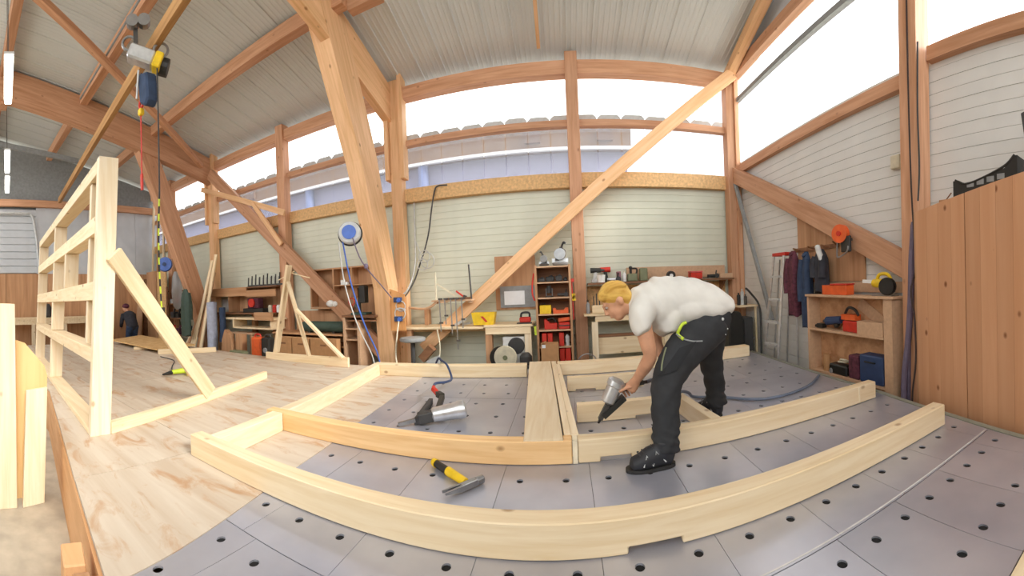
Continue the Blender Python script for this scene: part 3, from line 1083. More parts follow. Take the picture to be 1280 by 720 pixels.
# bottom board
T('tin_can', MB().cyl((2.79, 3.48, -.049), (2.79, 3.48, .14), .045), CARD, 'brown tin at the far end of the lowest board', 'tin')
w = thing('hand_sander', 'dark machine with a pale coiled cable on the lowest board', 'machine', (2.79, 3.2, -.049))
build('body', bx(2.73, 2.85, 3.08, 3.38, -.049, .06), BLACK, w, bevel=.015)
build('coiled_cable', MB().ring((2.79, 3.2, .09), (.2, .1, 1), .05, .012).ring((2.78, 3.16, .11), (.5, .1, 1), .05, .01), CREAM, w)
build('wheel', MB().cyl((2.725, 3.34, -.02), (2.74, 3.34, -.02), .03), GREY, w)
T('tool_case', bx(2.73, 2.86, 2.89, 3.05, -.049, .20), BURG, 'dark burgundy case on the lowest board beside the blue case', 'case', bevel=.012)
w = thing('tool_case', 'large dark blue case at the near end of the lowest board', 'case', (2.79, 2.67, -.049))
build('body', bx(2.715, 2.87, 2.53, 2.86, -.049, .235), NAVY, w, bevel=.012)
build('handle', MB().tube([(2.712, 2.76, .17), (2.69, 2.75, .175), (2.69, 2.64, .175), (2.712, 2.63, .17)], .009), BLACK, w)

# right wall: ply boards, reel, coats, ladder, cables
T('backing_board', MB().prism([(2.975, 4.27, .98), (2.975, 4.27, 2.0), (2.975, 3.0, 1.4), (2.975, 3.0, .98)], (.02, 0, 0)), PLYZ, 'brown plywood board behind the coats on the right wall', 'board')
T('backing_board', bx(2.97, 2.995, 2.42, 3.62, .86, .972), CHIP, 'low chipboard strip on the wall just above the shelf unit', 'board')
w = thing('cable_reel', 'red reel on a dark holder hanging on the right wall above the shelf unit', 'reel', (2.72, 3.1, 1.3))
build('drum', MB().lathe([(.03, -.03), (.10, -.028), (.10, -.018), (.085, -.015), (.085, .015), (.10, .018), (.10, .028), (.03, .03)], (2.745, 3.13, 1.50), (1, .25, 0), 22), ORANGE, w)
build('hub', MB().cyl((2.70, 3.12, 1.50), (2.79, 3.14, 1.50), .028), RED, w)
build('holder', bx(2.74, 2.775, 2.985, 3.13, 1.30, 1.47), BLACK, w, bevel=.008)
build('frame', MB().tube([(2.735, 3.17, 1.44), (2.73, 3.18, 1.27), (2.73, 3.14, 1.25), (2.73, 3.02, 1.30), (2.735, 3.0, 1.36)], .01, 6), STEEL, w)
build('bracket', MB().bar((2.76, 3.06, 1.42), (2.84, 3.06, 1.44), .03, .03), IRON, w)


def jacket(label, y0, y1, zt, zb, mat, extra=None, xx=2.845, folds=5):
    """a jacket hung from a peg: shoulders narrow, folds down the front, two sleeves"""
    j = thing('jacket', label, 'jacket', (xx, (y0 + y1) / 2, zb))
    ym, hw = (y0 + y1) / 2, (y1 - y0) / 2
    rows = []
    nz = 12
    for i in range(nz + 1):
        t = i / nz
        z = zt + (zb - zt) * t
        wd = hw * (.30 + .70 * min(1, t / .22) ** .6)
        row = []
        for k in range(22):
            a = 2 * PI * k / 22
            r = 1 + .16 * math.sin(folds * a + 2.2 * t) * min(1, t * 3)
            row.append((xx - .015 + .072 * math.sin(a) * r * (.35 + .65 * min(1, t * 4)), ym + wd * math.cos(a) * (1 + .05 * math.sin(7 * t + k)), z + .02 * math.sin(3 * a) * t))
        row.append(row[0])
        rows.append(row)
    mb = MB().grid(rows)
    n = len(rows[0])
    mb.f.append(tuple(range(n - 2, -1, -1)))
    mb.f.append(tuple(range(nz * n, nz * n + n - 1)))
    build('body', mb, mat, j, smooth=1.0)
    for sgn in (-1, 1):
        build('sleeve', MB().tube([(xx - .04, ym + sgn * hw * .55, zt - .1), (xx - .062, ym + sgn * hw * .78, zt - (zt - zb) * .35), (xx - .065, ym + sgn * hw * .74, zt - (zt - zb) * .66)], .05, 9), mat, j, smooth=1.0)
    build('collar', MB().tube([(xx - .035, ym + hw * .26, zt - .03), (xx - .065, ym, zt - .055), (xx - .035, ym - hw * .26, zt - .03)], .02, 7), mat, j, smooth=1.0)
    return j


jacket('burgundy checked jacket hanging first from the ladder', 4.06, 4.29, 1.39, .55, BURG)
jacket('blue-grey jacket hanging between the burgundy and the darkest coats', 3.80, 3.97, 1.36, .42, NAVYC)
jk = jacket('dark long coat with a white cloth over it, beside the shelf unit', 3.48, 3.70, 1.37, .86, BLACKC)
T('white_cloth', MB().tube([(2.79, 3.60, 1.40), (2.775, 3.56, 1.34), (2.775, 3.51, 1.24), (2.785, 3.50, 1.17)], .034, 9), CLOTHW, 'white rag slung over the shoulder of the dark coat', 'cloth', smooth=1.0)
T('coat_rail', bx(2.955, 2.974, 3.42, 4.34, 1.38, 1.43).cyl((2.955, 3.6, 1.4), (2.84, 3.6, 1.42), .01).cyl((2.955, 3.87, 1.4), (2.84, 3.87, 1.42), .01).cyl((2.955, 4.19, 1.4), (2.84, 4.19, 1.42), .01).cyl((2.955, 3.43, 1.4), (2.88, 3.43, 1.45), .01), DARKWOOD, 'dark peg rail carrying the coats on the right wall', 'rail')

ld = thing('step_ladder', 'aluminium step ladder with a red top beside the coats', 'ladder', (2.8, 4.6, FZ))
build('top_cap', bx(2.76, 2.90, 4.28, 4.60, 1.34, 1.385), RED, ld, bevel=.006)
for y0, y1 in ((4.57, 4.86), (4.31, 4.46)):
    build('rail', MB().bar((2.77, y0, 1.34), (2.67, y1, FZ), .022, .03), ALU, ld)
for y0, y1 in ((4.59, 4.98), (4.33, 4.60)):
    build('rear_rail', MB().bar((2.88, y0, 1.30), (2.93, y1, FZ), .016, .022), ALU, ld)
for k in range(5):
    t = (k + .9) / 5.9
    build('step', MB().bar((2.77 - .1 * t, 4.57 + .29 * t - .02, 1.34 - 1.84 * t), (2.77 - .1 * t, 4.31 + .15 * t + .02, 1.34 - 1.84 * t), .07, .03), LGREY, ld)
T('ladder_pole', MB().cyl((2.945, 4.30, FZ), (2.945, 4.315, 1.28), .015), ALU, 'thin bare pole standing between the step ladder and the coats', 'pole')
T('air_hose', MB().tube([(2.72, 5.36, .90), (2.80, 5.36, .82), (2.94, 5.35, .62), (2.95, 5.33, .30), (2.93, 5.3, .05), (2.9, 5.28, FZ + .02)], .017), DARK, 'dark hose sagging down in the corner behind the person', 'hose')
T('bundled_hose', MB().tube([(2.80, 2.17, 1.52), (2.765, 2.18, 1.2), (2.76, 2.2, .8), (2.755, 2.24, .4), (2.75, 2.29, .05), (2.75, 2.3, FZ + .01)], .03).tube([(2.80, 2.19, 1.5), (2.785, 2.22, 1.0), (2.79, 2.25, .4), (2.79, 2.28, FZ + .01)], .02), PURPLE, 'purple-grey hose bundle hanging down the right post', 'hose')
T('power_cable', MB().tube([(2.77, 2.18, 3.6), (2.755, 2.17, 2.76), (2.73, 2.14, 1.8), (2.69, 2.078, 1.14), (2.61, 2.075, .9), (2.585, 2.02, .66), (2.575, 2.01, .3), (2.59, 2.07, -.05), (2.66, 2.1, FZ + .01)], .009, 6), plain('cable_dark', '3a2a26', .6), 'thin dark cable running down the right post and the cupboard edge', 'cable')
T('power_cable', MB().tube([(2.79, 2.08, 3.1), (2.775, 2.085, 2.5), (2.77, 2.075, 2.0), (2.76, 2.09, 1.7)], .009, 6), DARK, 'short dark cable clipped to the near side of the right post', 'cable')
T('junction_box', bx(2.93, 2.99, 2.44, 2.56, 2.10, 2.23), CREAM, 'small cream box on the wall beside the right post', 'box', bevel=.006)

# on the cupboard
cr = thing('plastic_crate', 'black plastic crate with raised handles on top of the cupboard', 'crate', (2.6, 1.3, 1.66))


def ctop(y):
    return ct(y) + .0


for (y0, y1, nm) in ((1.06, 1.6, 'front_wall'),):
    x0 = 2.57
    pts = [(x0, y1, ctop(y1) + .003), (x0, y0, ctop(y0) + .003), (x0, y0, ctop(y0) + .20), (x0, y0 + .04, ctop(y0) + .20), (x0, y0 + .10, ctop(y0) + .12), (x0, y1 - .12, ctop(y1) + .10), (x0, y1 - .05, ctop(y1) + .14), (x0, y1, ctop(y1) + .14)]
    build(nm, MB().prism(pts, (.012, 0, 0)), BLACK, cr)
    build('back_wall', MB().prism([(p[0] + .30, p[1], p[2]) for p in pts], (.012, 0, 0)), BLACK, cr)
    build('end_wall', MB().prism([(x0 + .014, y1 - .014, ctop(y1) + .003), (x0 + .30, y1 - .014, ctop(y1) + .003), (x0 + .30, y1 - .014, ctop(y1) + .14), (x0 + .014, y1 - .014, ctop(y1) + .14)], (0, .012, 0)), BLACK, cr)
    build('end_wall', MB().prism([(x0 + .014, y0, ctop(y0) + .003), (x0 + .30, y0, ctop(y0) + .003), (x0 + .30, y0, ctop(y0) + .2), (x0 + .014, y0, ctop(y0) + .2)], (0, .012, 0)), BLACK, cr)
    for k in range(4):
        yy = y0 + .10 + k * .085
        build('slot_panel', MB().box((x0 - .003, yy, ctop(yy) + .055), (x0 + .002, yy + .06, ctop(yy) + .095)), GREY, cr)
    build('rim', MB().tube([(x0, y0 + .02, ctop(y0) + .205), (x0, y0 + .12, ctop(y0) + .125), (x0, y1 - .14, ctop(y1) + .105), (x0, y1 - .02, ctop(y1) + .145)], .009, 6), BLACK, cr)
T('dark_screen', MB().prism([(2.55, .98, ct(1.0) + .20), (2.55, 1.05, ct(1.05) + .005), (2.58, .80, ct(.8) + .005), (2.58, .80, ct(.8) + .55), (2.55, 1.02, ct(1.0) + .47)], (.03, 0, 0)), DARK, 'dark upright panel at the right frame edge on the cupboard', 'panel')
w = thing('wood_scrap', 'small brown offcut with a thin stick on the far end of the cupboard top', 'offcut', (2.7, 1.78, 1.6))
build('block', MB().box((2.68, 1.73, ct(1.73) + .002), (2.74, 1.81, ct(1.73) + .05)), PLY, w)
build('stick', MB().cyl((2.71, 1.76, ct(1.73) + .05), (2.70, 1.70, ct(1.73) + .10), .005), DARKWOOD, w)

# ------------------------------------------------------------------ right half of the long wall: bench and tool board
bn = thing('workbench', 'pale workbench against the long wall behind the bending person', 'bench', (1.4, 5.9, FZ))
build('top', bx(.26, 2.6, 5.6, 6.18, .585, .615), PALE, bn, bevel=.004)
build('apron', bx(.42, 2.5, 5.63, 5.66, .50, .584), PALE, bn)
for lx in (.41, 1.5, 2.45):
    build('leg', bx(lx - .045, lx + .045, 5.61, 5.70, FZ, .499), PALEZ, bn)
build('lower_board', bx(.46, 2.4, 5.72, 5.76, .0, .25), PALE, bn)
build('rail', bx(.46, 2.4, 5.715, 5.765, .255, .30), DARKWOOD, bn)
T('pin_board', bx(.35, 2.72, 6.155, 6.18, .62, 1.02), OSB, 'strand board on the wall between the bench and its tool shelf', 'board')
T('backing_strip', bx(1.0, 2.72, 6.15, 6.18, 1.105, 1.30), CHIP, 'pale chipboard strip above the right tool shelf', 'board')
ts = thing('wall_shelf', 'long brown shelf crowded with hand tools above the right bench', 'shelf', (1.5, 6, 1.03))
build('board', bx(.35, 2.74, 5.80, 6.14, 1.045, 1.075), DARKWOOD, ts)
for sx in (.6, 1.6, 2.6):
    build('bracket', MB().prism([(sx, 6.14, 1.04), (sx, 5.9, 1.04), (sx, 6.14, .85)], (.03, 0, 0)), DARKWOOD, ts)
SZ = 1.077
G_RT = None


def drill(label, x, y, z, s, mat, mat2=BLACK, d=1):
    w = thing('cordless_drill', label, 'drill', (x, y, z))
    build('battery', bx(x - .05 * s, x + .05 * s, y - .04 * s, y + .04 * s, z, z + .05 * s), mat2, w, bevel=.006)
    build('grip', MB().bar((x, y, z + .05 * s), (x + .02 * s * d, y, z + .16 * s), .045 * s, .05 * s), mat2, w)
    build('body', MB().cyl((x - .06 * s * d, y, z + .19 * s), (x + .10 * s * d, y, z + .19 * s), .042 * s, .036 * s), mat, w, smooth=.6)
    build('chuck', MB().cyl((x + .10 * s * d, y, z + .19 * s), (x + .16 * s * d, y, z + .19 * s), .025 * s, .014 * s), IRON, w)
    return w


def grinder(label, x, y, z, s, mat, cat='grinder'):
    w = thing('angle_grinder', label, cat, (x, y, z))
    build('body', MB().cyl((x - .13 * s, y, z + .06 * s), (x + .08 * s, y, z + .055 * s), .036 * s, .045 * s), mat, w, smooth=.6)
    build('head', MB().ball((x + .11 * s, y, z + .06 * s), .048 * s), IRON, w, smooth=1)
    build('disc', MB().cyl((x + .11 * s, y - .055 * s, z + .06 * s), (x + .11 * s, y - .065 * s, z + .06 * s), .06 * s), DARK, w)
    build('side_handle', MB().cyl((x + .10 * s, y, z + .10 * s), (x + .12 * s, y, z + .20 * s), .016 * s), BLACK, w)
    return w


def bottle(label, x, y, z, r, h, mat, capm, cat='bottle', group=None, name='bottle'):
    w = thing(name, label, cat, (x, y, z), group)
    build('body', MB().lathe([(r * .95, 0), (r, .01), (r, h * .68), (r * .45, h * .82), (r * .4, h * .88)], (x, y, z)), mat, w, smooth=.6)
    build('cap', MB().cyl((x, y, z + h * .885), (x, y, z + h), r * .5), capm, w)
    return w


drill('black and white drill at the far left of the right tool shelf', .46, 5.95, SZ, 1.0, BLACK, LGREY)
T('white_tub', MB().lathe([(.055, 0), (.065, .11), (.068, .115), (.05, .118)], (.555, 5.87, SZ)), WHITE, 'small white tub in front of the tools on the right shelf', 'tub')
drill('red-topped drill beside the white tub on the right shelf', .66, 6.06, SZ, 1.05, RED, BLACK, -1)
grinder('silver grinder with a dark disc lying beside the red-topped drill', .74, 5.88, SZ, .7, ALU)
T('rose_box', bx(.81, .87, 5.9, 6.0, SZ, SZ + .16), plain('rose', '9c6a70', .6), 'narrow rose-coloured box on the right tool shelf', 'box', bevel=.004)
bottle('white glue bottle between the rose box and the green planer', .925, 5.92, SZ, .03, .16, WHITE, CREAM)
w = thing('hand_planer', 'dark green machine with a black knob on the right tool shelf', 'machine', (1.06, 5.95, SZ))
build('body', bx(.98, 1.13, 5.9, 6.02, SZ, SZ + .12), OLIVE, w, bevel=.012)
build('knob', MB().cyl((1.03, 5.94, SZ + .12), (1.03, 5.94, SZ + .2), .02).ball((1.03, 5.94, SZ + .21), .03), BLACK, w)
build('handle', MB().tube([(1.12, 5.95, SZ + .11), (1.13, 5.95, SZ + .19), (1.05, 5.95, SZ + .2)], .014), BLACK, w)
T('olive_canister', bx(1.17, 1.29, 5.88, 6.0, SZ, SZ + .2), OLIVE, 'tall olive canister on the right tool shelf', 'canister', bevel=.012)
T('shallow_dish', MB().lathe([(.06, 0), (.085, .05), (.08, .05), (.05, .01)], (1.42, 5.95, SZ)), OLIVE, 'shallow olive dish beside the tall canister', 'dish')
w = thing('tape_roll', 'black and white tape roll standing on the right tool shelf', 'tape', (1.68, 5.95, SZ))
build('roll', MB().lathe([(.03, -.03), (.07, -.03), (.07, .03), (.03, .03)], (1.68, 5.93, SZ + .07), (0, 1, .1)), BLACK, w)
build('core', MB().cyl((1.68, 5.895, SZ + .066), (1.68, 5.965, SZ + .072), .029), WHITE, w)
T('hand_file', MB().bar((1.82, 5.9, SZ + .02), (1.98, 6.0, SZ + .02), .03, .03), GREEN, 'dark green file lying behind the person on the shelf', 'tool')
w = thing('parts_box', 'red plastic box above the back of the bending person', 'box', (2.1, 5.95, SZ))
build('body', bx(2.0, 2.19, 5.85, 6.02, SZ, SZ + .10), RED, w, bevel=.006)
build('lid', bx(1.995, 2.195, 5.845, 6.025, SZ + .101, SZ + .125), plain('rose_red', 'd0605a', .5), w, bevel=.004)
grinder('small dark grinder at the right of the red plastic box', 2.38, 5.9, SZ, .65, BLACK)
w = thing('wooden_tray', 'small open wooden tray at the corner end of the tool shelf', 'tray', (2.6, 5.95, SZ))
for a in (bx(2.49, 2.72, 5.83, 5.845, SZ, SZ + .075), bx(2.49, 2.72, 6.03, 6.045, SZ, SZ + .075)):
    build('side_board', a, CHIP, w)
for a in (bx(2.49, 2.505, 5.847, 6.028, SZ, SZ + .075), bx(2.705, 2.72, 5.847, 6.028, SZ, SZ + .075)):
    build('end_board', a, CHIP, w)
build('bottom_board', bx(2.506, 2.704, 5.847, 6.028, SZ, SZ + .012), CHIP, w)
# on the bench
w = thing('bit_block', 'pale wooden block holding upright drill bits on the right bench', 'holder', (.5, 5.8, .616))
build('block', bx(.39, .62, 5.76, 5.86, .616, .735), PALE, w, bevel=.003)
for k, (dx, hh) in enumerate([(.03, .17), (.075, .22), (.12, .12), (.19, .09)]):
    build('bit', MB().cyl((.39 + dx, 5.81, .736), (.39 + dx, 5.81, .736 + hh * .8), .008), IRON, w)
bottle('slim grey spray bottle beside the bit block on the bench end', .33, 5.78, .616, .03, .2, GREY, BLACK)
w = thing('shop_vacuum', 'black bulky machine under the right end of the bench behind the person', 'machine', (2.6, 5.45, FZ))
build('body', MB().prism([(2.36, 5.25, FZ + .1), (2.62, 5.25, FZ + .1), (2.62, 5.25, .40), (2.56, 5.25, .55), (2.36, 5.25, .56)], (0, .3, 0)), BLACK, w, bevel=.02)
build('side_box', bx(2.64, 2.80, 5.3, 5.55, FZ + .12, .45), DARK, w, bevel=.015)
for sx in (2.42, 2.72):
    build('wheel', MB().cyl((sx, 5.24, FZ + .06), (sx, 5.30, FZ + .06), .06), DARK, w)
build('knob', MB().cyl((2.81, 5.4, .1), (2.86, 5.4, .1), .025), GREY, w)
T('corner_shelf', bx(2.625, 2.96, 5.4, 5.80, .60, .625).box((2.64, 5.74, FZ), (2.67, 5.77, .6)).box((2.9, 5.42, FZ), (2.93, 5.45, .6)), PALE, 'short shelf board in the corner level with the bench', 'shelf')
for k, (sx, hh, mt, lab) in enumerate([(2.68, .20, BLACK, 'black can'), (2.745, .26, LGREY, 'pale can'), (2.80, .17, IRON, 'dark grey can')]):
    T('spray_can', MB().lathe([(.026, 0), (.028, .01), (.028, hh * .8), (.012, hh * .86), (.012, hh)], (sx, 5.55, .626), n=12), mt, lab + ' standing on the corner shelf right of the person', 'can')
w = thing('metal_bucket', 'dark metal bucket on the floor left of the bench leg', 'bucket', (.25, 5.5, FZ))
build('pail', MB().lathe([(.10, 0), (.13, .42), (.135, .43), (.12, .43), (.095, .05)], (.27, 5.45, FZ), n=18), IRON, w, smooth=.6)
build('handle', MB().tube([(.14, 5.45, -.09), (.16, 5.45, .02), (.27, 5.45, .07), (.38, 5.45, .02), (.40, 5.45, -.09)], .007, 6), STEEL, w)

# ------------------------------------------------------------------ tool tower by the middle post
tw = thing('tool_tower', 'narrow brown tool shelf tower beside the middle post', 'shelf', (-.18, 5.7, FZ))
build('side_panel', bx(-.44, -.41, 5.55, 5.85, FZ, 1.36), PLYZ, tw)
build('side_panel', bx(.055, .085, 5.55, 5.85, FZ, 1.36), PLYZ, tw)
build('back_panel', bx(-.41, .055, 5.845, 5.855, FZ, 1.36), DARKWOOD, tw)
LV = [1.345, 1.115, .89, .65, .42, .175, -.06]
for z in LV:
    build('shelf_board', bx(-.409, .054, 5.552, 5.843, z - .02, z), CHIP, tw)
# on top: two mitre saws
for lab, x0, d, sc in (('silver mitre saw with raised arm on top of the tool tower', -.06, 1, 1.0), ('dark saw with a steel guard at the left on top of the tool tower', -.30, -1, .62)):
    z = 1.362
    w = thing('mitre_saw', lab, 'saw', (x0, 5.7, z))
    build('base', MB().lathe([(.11 * sc, 0), (.12 * sc, .03 * sc), (.06 * sc, .06 * sc)], (x0, 5.7, z), n=18), GREY if d > 0 else DARK, w)
    build('fence', bx(x0 - .12 * sc, x0 + .12 * sc, 5.73, 5.75, z + .04 * sc, z + .10 * sc), ALU, w)
    build('arm', MB().bar((x0 - .05 * d * sc, 5.72, z + .06 * sc), (x0 + .03 * d * sc, 5.70, z + .26 * sc), .05 * sc, .05 * sc), IRON, w)
    build('blade_guard', MB().lathe([(.02 * sc, -.02), (.085 * sc, -.02), (.09 * sc, 0), (.085 * sc, .02), (.02 * sc, .02)], (x0 + .0 * d, 5.68, z + .16 * sc), (.15, 1, 0), 18), STEEL if d > 0 else GREY, w)
    build('motor', MB().cyl((x0 + .02 * d * sc, 5.72, z + .2 * sc), (x0 + .05 * d * sc, 5.80, z + .2 * sc), .045 * sc), DARK, w)
    build('handle', MB().tube([(x0 + .02 * d * sc, 5.69, z + .24 * sc), (x0 + .06 * d * sc, 5.69, z + .33 * sc), (x0 + .09 * d * sc, 5.69, z + .31 * sc)], .016 * sc), BLACK, w)
z = LV[1] + .001
for k, (x0, ww, hh) in enumerate([(-.345, .10, .07), (-.22, .13, .09), (-.09, .10, .10), (.005, .06, .06)]):
    T('jig_saw', MB().bar((x0 - ww / 2, 5.68, z + hh * .45), (x0 + ww / 2, 5.68, z + hh * .5), .07, hh * .8).bar((x0 - ww * .2, 5.68, z + hh * .8), (x0 + ww * .3, 5.68, z + hh), .03, .025), BLACK if k % 2 else DARK,
      '%s dark hand machine on the second board of the tool tower' % ['first', 'second', 'third', 'fourth'][k], 'tool', bevel=.008)
z = LV[2] + .001
w = thing('plunge_router', 'upright dark router with two posts on the third board of the tower', 'router', (-.24, 5.68, z))
build('base', MB().cyl((-.24, 5.68, z), (-.24, 5.68, z + .02), .06), IRON, w)
build('motor', MB().cyl((-.24, 5.68, z + .06), (-.24, 5.68, z + .17), .035), DARK, w)
for sx in (-.285, -.195):
    build('post', MB().cyl((sx, 5.68, z + .02), (sx, 5.68, z + .13), .008), STEEL, w)
grinder('small dark grinder on the third board of the tower', -.05, 5.68, z, .55, DARK)
z = LV[3] + .001
w = thing('screw_box', 'yellow box with drill bits standing up on the tool tower', 'box', (-.29, 5.63, z))
build('box', bx(-.385, -.22, 5.58, 5.68, z, z + .125), YELLOW, w, bevel=.006)
for k in range(3):
    build('bit', MB().cyl((-.37 + .03 * k, 5.63, z + .126), (-.375 + .03 * k, 5.63, z + .16), .006, n=6), IRON, w)
T('parts_tray', MB().prism([(-.19, 5.57, z), (.03, 5.57, z), (.03, 5.57, z + .08), (-.01, 5.57, z + .08), (-.03, 5.57, z + .05), (-.14, 5.57, z + .05), (-.16, 5.57, z + .08), (-.19, 5.57, z + .08)], (0, .11, 0)), ORANGE, 'red open tray beside the yellow box on the tool tower', 'tray')
z = LV[4] + .001
w = thing('belt_sander', 'red machine with a slanted nose on the fifth board of the tower', 'machine', (-.2, 5.65, z))
build('body', MB().prism([(-.33, 5.6, z), (-.14, 5.6, z), (-.14, 5.6, z + .09), (-.24, 5.6, z + .09), (-.30, 5.6, z + .15), (-.33, 5.6, z + .15)], (0, .09, 0)), RED, w, bevel=.008)
build('grip', MB().tube([(-.28, 5.645, z + .14), (-.2, 5.645, z + .16), (-.16, 5.645, z + .1)], .014), BLACK, w)
w = thing('belt_sander', 'bulkier red machine at the right of the fifth board of the tower', 'machine', (-.03, 5.65, z))
build('body', bx(-.12, .045, 5.58, 5.70, z, z + .10), RED, w, bevel=.01)
build('cover', MB().bar((-.12, 5.64, z + .13), (.045, 5.64, z + .15), .08, .05), ORANGE, w)
build('vent_strip', bx(-.115, .04, 5.572, 5.579, z + .045, z + .06), DARK, w)
z = LV[5] + .001
for k, x0 in enumerate((-.37, -.285, -.12)):
    T('red_case', bx(x0, x0 + .07, 5.58, 5.72, z, z + .19), RED, ['first red case from the left', 'second red case from the left', 'third red case from the left'][k] + ' behind the cardboard box in the tower', 'case', bevel=.006)
T('pale_canister', MB().lathe([(.028, 0), (.03, .13), (.012, .16)], (.0, 5.62, z), n=12), LGREY, 'pale grey canister between red cases low in the tower', 'canister')
z = LV[6] + .001
for k, x0 in enumerate((-.12, -.035)):
    T('red_case', bx(x0, x0 + .075, 5.56, 5.70, z, z + .2), RED, ['left one of two red cases on the lowest level of the tower', 'right one of two red cases on the lowest level of the tower'][k], 'case', bevel=.006)
cbx = thing('cardboard_box', 'brown cardboard box standing in front of the tool tower', 'box', (-.25, 5.45, FZ))
build('body', bx(-.375, -.13, 5.36, 5.54, FZ, .25), CARD, cbx, bevel=.004)
build('flap', MB().bar((-.375, 5.37, .255), (-.30, 5.37, .28), .1, .006), CARD, cbx)
build('label_sticker', bx(-.36, -.31, 5.3585, 5.3595, .19, .235), PAPER, cbx)
T('bar_clamp', MB().bar((.096, 5.6, 1.15), (.105, 5.6, .55), .012, .02).box((.086, 5.57, 1.1), (.13, 5.63, 1.15)), RED, 'red clamp hanging on the right side of the tool tower', 'clamp')
T('spring_clamp', MB().bar((.101, 5.57, .93), (.135, 5.57, .83), .03, .035).bar((.135, 5.57, .93), (.101, 5.57, .83), .03, .025), YELLOW, 'yellow spring clamp hung on the right side of the tool tower', 'clamp')
T('spring_clamp', MB().bar((-.465, 5.57, .48), (-.452, 5.57, .35), .03, .03).bar((-.452, 5.57, .48), (-.465, 5.57, .36), .02, .02), LIME, 'lime clamp low on the left side of the tool tower', 'clamp')
T('hose_loop', MB().tube([(-.45, 5.57, 1.25), (-.475, 5.565, 1.1), (-.48, 5.565, .95), (-.45, 5.57, .85)], .012), RED, 'thin red hose on the left side of the tool tower', 'hose')

# ------------------------------------------------------------------ left half of the long wall: bench, boards, rack
T('plywood_board', bx(-1.13, -.47, 6.16, 6.195, .70, 1.57), PLYZ, 'brown plywood board on the wall behind the long brace', 'board')
nbd = thing('notice_board', 'grey notice board with a white sheet of paper', 'board', (-.78, 6.1, .73))
build('panel', bx(-1.05, -.48, 6.12, 6.145, .735, 1.08), GREY, nbd)
build('paper', bx(-.985, -.655, 6.114, 6.119, .78, 1.0), PAPER, nbd)
lb = thing('workbench', 'pale workbench with a drawer front between the big strut and the tool tower', 'bench', (-1.6, 5.9, FZ))
build('top', bx(-2.62, -1.24, 5.62, 6.18, .455, .49), PALE, lb, bevel=.004)
build('top', bx(-1.235, -.5, 5.6, 6.18, .475, .51), PALE, lb, bevel=.004)
build('drawer_front', bx(-1.21, -.53, 5.612, 5.64, .37, .474), PALE, lb, bevel=.003)
for lx in (-1.17, -.58):
    build('leg', bx(lx - .05, lx + .05, 5.63, 5.73, FZ, .47), PLYZ if lx < -1 else PALEZ, lb)
build('leg', bx(-2.5, -2.42, 5.65, 5.73, FZ, .454), PLYZ, lb)
build('rear_rail', bx(-2.6, -1.2, 6.0, 6.05, .38, .454), PALE, lb)
bz = .511
bn2 = thing('storage_bin', 'yellow plastic bin with a red mark on the left bench', 'bin', (-1.25, 5.75, bz))
mb = MB().prism([(-1.40, 5.66, bz), (-1.10, 5.66, bz), (-1.07, 5.66, bz + .185), (-1.43, 5.66, bz + .185)], (0, .012, 0))
build('front_wall', mb, YELLOW, bn2)
build('back_wall', MB().prism([(-1.40, 5.84, bz), (-1.10, 5.84, bz), (-1.07, 5.84, bz + .185), (-1.43, 5.84, bz + .185)], (0, .012, 0)), YELLOW, bn2)
for sx, ox in ((-1.40, -.03), (-1.112, .03)):
    build('end_wall', MB().prism([(sx, 5.673, bz), (sx + .012, 5.673, bz), (sx + .012 + ox, 5.673, bz + .185), (sx + ox, 5.673, bz + .185)], (0, .166, 0)), YELLOW, bn2)
build('bottom', bx(-1.385, -1.115, 5.673, 5.838, bz, bz + .01), YELLOW, bn2)
build('red_mark', MB().prism([(-1.29, 5.658, bz + .13), (-1.25, 5.658, bz + .13), (-1.18, 5.658, bz + .05), (-1.21, 5.658, bz + .04)], (0, -.002, 0)), RED, bn2)
w = thing('jig_saw', 'red and dark machine at the tower end of the left bench', 'machine', (-.6, 5.7, bz))
build('body', bx(-.70, -.53, 5.66, 5.74, bz + .02, bz + .10), RED, w, bevel=.012)
build('handle', MB().tube([(-.68, 5.7, bz + .1), (-.66, 5.7, bz + .16), (-.56, 5.7, bz + .16), (-.55, 5.7, bz + .1)], .016), BLACK, w)
build('sole', bx(-.74, -.52, 5.655, 5.745, bz, bz + .018), IRON, w)
rk = thing('clamp_rack', 'narrow wooden rack board for clamps held off the siding by two arms', 'rack', (-1.72, 5.7, .86))
RY = 5.58
build('board', bx(-2.035, -1.395, RY, 5.79, .885, .91), CHIP, rk)
build('fence', bx(-1.81, -1.41, RY, RY + .012, .911, .942), DARKWOOD, rk)
for ax in (-1.98, -1.44):
    build('arm', bx(ax - .02, ax + .02, RY + .03, 6.19, .855, .884), CHIP, rk)
for k, (x0, zb, lab) in enumerate([(-1.90, .43, 'first'), (-1.815, .54, 'second'), (-1.72, .39, 'third'), (-1.64, .16, 'longest'), (-1.55, .48, 'rightmost')]):
    w = thing('bar_clamp', '%s thin steel bar clamp hanging from the rack board' % lab if lab != 'rightmost' else 'short steel bar clamp hanging at the brace end of the rack board', 'clamp', (x0, 5.56, zb), 'bar clamps on the rack')
    build('bar', MB().bar((x0, 5.562, .935), (x0 + .01, 5.562, zb), .009, .018), STEEL, w)
    build('jaw', bx(x0 - .015, x0 + .05, 5.55, 5.577, .915, .94), IRON, w)
    build('sliding_jaw', bx(x0 - .01, x0 + .045, 5.55, 5.577, zb + .12, zb + .145), IRON, w)
T('steel_square', MB().bar((-1.99, 5.68, .911), (-1.99, 5.68, 1.345), .02, .025).bar((-1.97, 5.68, 1.165), (-1.68, 5.69, .965), .008, .03), CREAM, 'pale steel square standing on the clamp rack', 'square')
w = thing('hand_shears', 'red handled pliers lying on the clamp rack', 'pliers', (-1.58, 5.68, .911))
